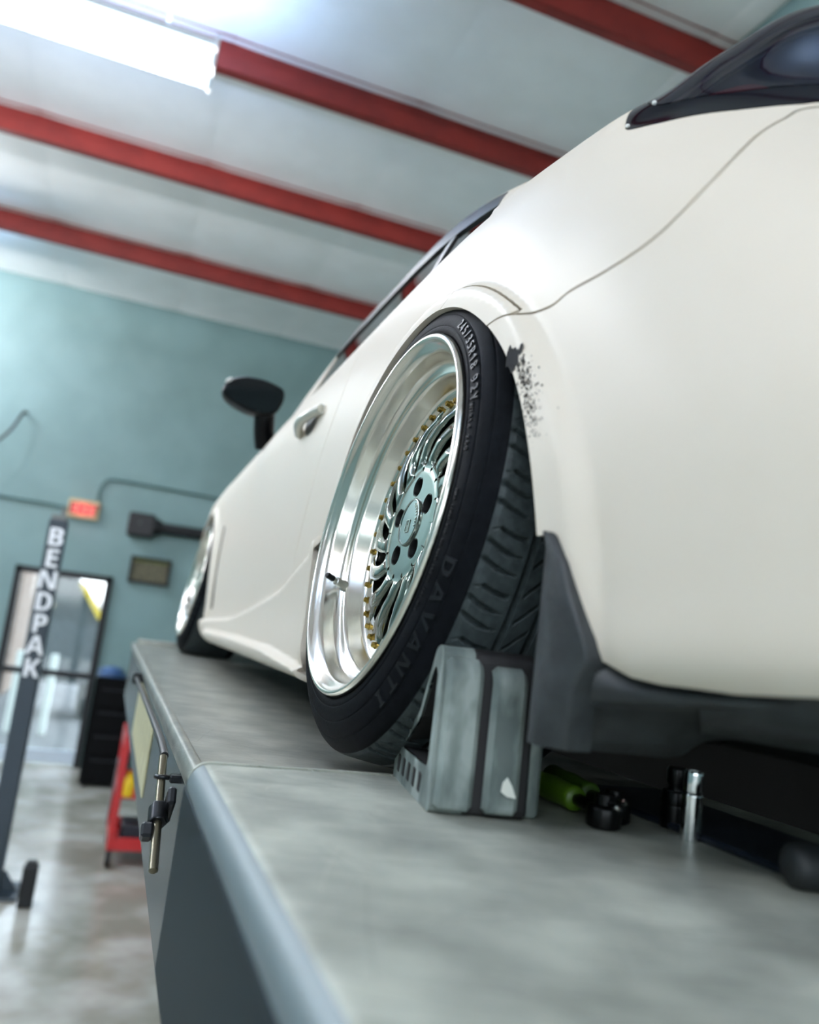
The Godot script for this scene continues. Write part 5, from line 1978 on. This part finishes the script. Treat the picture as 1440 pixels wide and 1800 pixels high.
	var bl := MB.new()
	var bag := []
	for i in 9:
		var rr := PackedVector3Array()
		var v_ := i / 8.0
		var rad := 0.13 * sqrt(maxf(0.0, 1.0 - pow(v_, 3.0))) * (1.0 + 0.15 * sin(i * 2.3))
		for j in 17:
			var a := TAU * j / 16.0
			rr.append(Vector3(0.10 + cos(a) * rad * (1.0 + 0.18 * sin(3.0 * a + i)), 1.09 + v_ * 0.11, -9.30 + sin(a) * rad))
		bag.append(rr)
	bl.grid(bag)
	fix_out(bl, Vector3(0.10, 1.12, -9.30))
	top("shop_rag", bl, mat(Color(0.25, 0.38, 0.55), 0.5), Vector3(0.10, 1.09, -9.30), "crumpled blue bag on top of the black cabinet", "bag")
	# red tool cart
	var cart := thing("tool_cart", "red steel tool cart on castors beside the runway", "tool cart", Vector3(0.46, 0, -6.75))
	var red := mat(Color(0.74, 0.025, 0.055), 0.35, 0.0, {"clearcoat_enabled": true, "clearcoat": 0.5})
	for sx in [-0.20, 0.20]:
		for sz in [-0.30, 0.30]:
			var u1 := MB.new()
			box(u1, Vector3(sx, 0.52, sz), Vector3(0.045, 0.80, 0.05), 0.006)
			put("upright", u1, red, cart, true)
			var wl := MB.new()
			lathe(wl, [Vector2(0, -0.018), Vector2(0.05, -0.018), Vector2(0.06, -0.010), Vector2(0.06, 0.010), Vector2(0.05, 0.018), Vector2(0, 0.018)], Vector3(sx, 0.06, sz), Vector3.RIGHT, 20, 0.5)
			var cs := put("castor", wl, mat(Color(0.04, 0.04, 0.045), 0.6), cart, true)
			var hubm := MB.new()
			lathe(hubm, [Vector2(0, -0.022), Vector2(0.024, -0.021), Vector2(0.024, 0.021), Vector2(0, 0.022)], Vector3(sx, 0.06, sz), Vector3.RIGHT, 14, 0.5)
			put("castor_hub", hubm, mat(Color(0.45, 0.46, 0.46), 0.4, 0.6), cs, true)
	for y in [0.16, 0.52, 0.86]:
		var sh := MB.new()
		box(sh, Vector3(0, y - 0.035, 0), Vector3(0.44, 0.012, 0.64), 0.002)
		for s in [-1, 1]:
			box(sh, Vector3(s * 0.215, y, 0), Vector3(0.012, 0.09, 0.64), 0.003)
			box(sh, Vector3(0, y, s * 0.315), Vector3(0.44, 0.09, 0.012), 0.003)
		put("tray", sh, red, cart, true)
	var dg := MB.new()
	box(dg, Vector3(-0.235, 0.46, 0.02), Vector3(0.012, 0.62, 0.05), 0.003, Basis(Vector3.RIGHT, 0.55))
	put("brace", dg, mat(Color(0.55, 0.52, 0.54), 0.4), cart, true)
	var yb := MB.new()
	lathe(yb, [Vector2(0, 0), Vector2(0.05, 0), Vector2(0.055, 0.01), Vector2(0.055, 0.10), Vector2(0.035, 0.13), Vector2(0.02, 0.135), Vector2(0.02, 0.16), Vector2(0, 0.16)], Vector3(0.32, 0.491, -6.47), Vector3.UP, 18, 0.5)
	top("yellow_bottle", yb, mat(Color(0.88, 0.72, 0.05), 0.4), Vector3(0.32, 0.491, -6.47), "small yellow bottle on the middle tray of the red cart", "bottle")
	var bb := MB.new()
	box(bb, Vector3(0.46, 0.131 + 0.075, -6.62), Vector3(0.28, 0.15, 0.30), 0.012)
	top("parts_bin", bb, mat(Color(0.04, 0.035, 0.10), 0.5), Vector3(0.46, 0.131, -6.62), "dark blue bin on the bottom tray of the red cart", "bin")

func outside() -> void:
	var gr := MB.new()
	box(gr, Vector3(-2, -0.12, -30.4), Vector3(80, 0.2, 40.0), 0.0)
	var g := struct("ground_back", gr, mottled(Color(0.30, 0.30, 0.30), Color(0.38, 0.38, 0.38), 0.02, Vector3(0.2, 0.2, 0.2), 0.8, 0.0, 61))
	g.name = "ground"
	var gf := MB.new()
	box(gf, Vector3(-2, -0.12, 27.4), Vector3(80, 0.2, 40.0), 0.0)
	struct("pavement", gf, g.material_override)
	# grey trailer with a sloped, yellow-edged front seen through the door
	var t := thing("grey_trailer", "grey sloped trailer with a yellow edge outside the glass door", "trailer", Vector3(-0.6, -0.02, -14.0))
	var grey := mottled(Color(0.20, 0.225, 0.24), Color(0.25, 0.27, 0.285), 0.02, Vector3(0.5, 0.5, 0.5), 0.6, 0.0, 62)
	var b := MB.new()
	prism(b, PackedVector2Array([Vector2(-0.58, 0.55), Vector2(0.62, 0.55), Vector2(0.62, 1.42), Vector2(0.44, 1.60), Vector2(0.03, 2.17), Vector2(-0.12, 2.24), Vector2(-0.58, 2.24)]), 1.6, 0.02, Vector3(-0.6, -0.02, -15.6))
	put("body", b, grey, t)
	var y := MB.new()
	prism(y, PackedVector2Array([Vector2(0.40, 1.58), Vector2(0.52, 1.58), Vector2(0.14, 2.10), Vector2(0.03, 2.12)]), 0.05, 0.004, Vector3(-0.6, -0.02, -13.99))
	put("yellow_edge", y, mat(Color(0.93, 0.78, 0.03), 0.4), t)
	var l := MB.new()
	lathe(l, [Vector2(0, 0), Vector2(0.07, 0), Vector2(0.06, 0.05), Vector2(0, 0.06)], Vector3(-0.92, 1.70, -14.0), Vector3.BACK, 18, 0.5)
	put("round_lamp", l, mat(Color(0.75, 0.70, 0.58), 0.4), t)
	for x in [-1.0, -0.2]:
		var w := MB.new()
		lathe(w, [Vector2(0, -0.1), Vector2(0.28, -0.1), Vector2(0.36, -0.06), Vector2(0.36, 0.06), Vector2(0.28, 0.1), Vector2(0, 0.1)], Vector3(x, 0.34, -14.4), Vector3.RIGHT, 24, 0.5)
		put("wheel", w, mat(Color(0.05, 0.05, 0.055), 0.7), t)
	for e in [[-1.06, "white upright post outside, left of the other posts"], [-0.83, "white upright post outside, between the two others"], [-0.63, "white upright post outside, right of the other posts"]]:
		var pb := MB.new()
		rod(pb, Vector3(e[0], -0.02, -12.4), Vector3(e[0], 1.06, -12.4), 0.05, 16)
		top("white_post", pb, mat(Color(0.92, 0.93, 0.90), 0.5), Vector3(e[0], -0.02, -12.4), e[1], "post", "white posts outside the door")
	var wb := MB.new()
	box(wb, Vector3(-3.4, 1.3, -18.0), Vector3(3.6, 2.64, 3.0), 0.02)
	top("brick_shed", wb, mottled(Color(0.50, 0.40, 0.34), Color(0.60, 0.52, 0.46), 0.02, Vector3(0.5, 0.5, 0.5), 0.7, 0.0, 63), Vector3(-3.4, -0.02, -18.0), "low brownish shed far outside, left in the door glass", "shed")
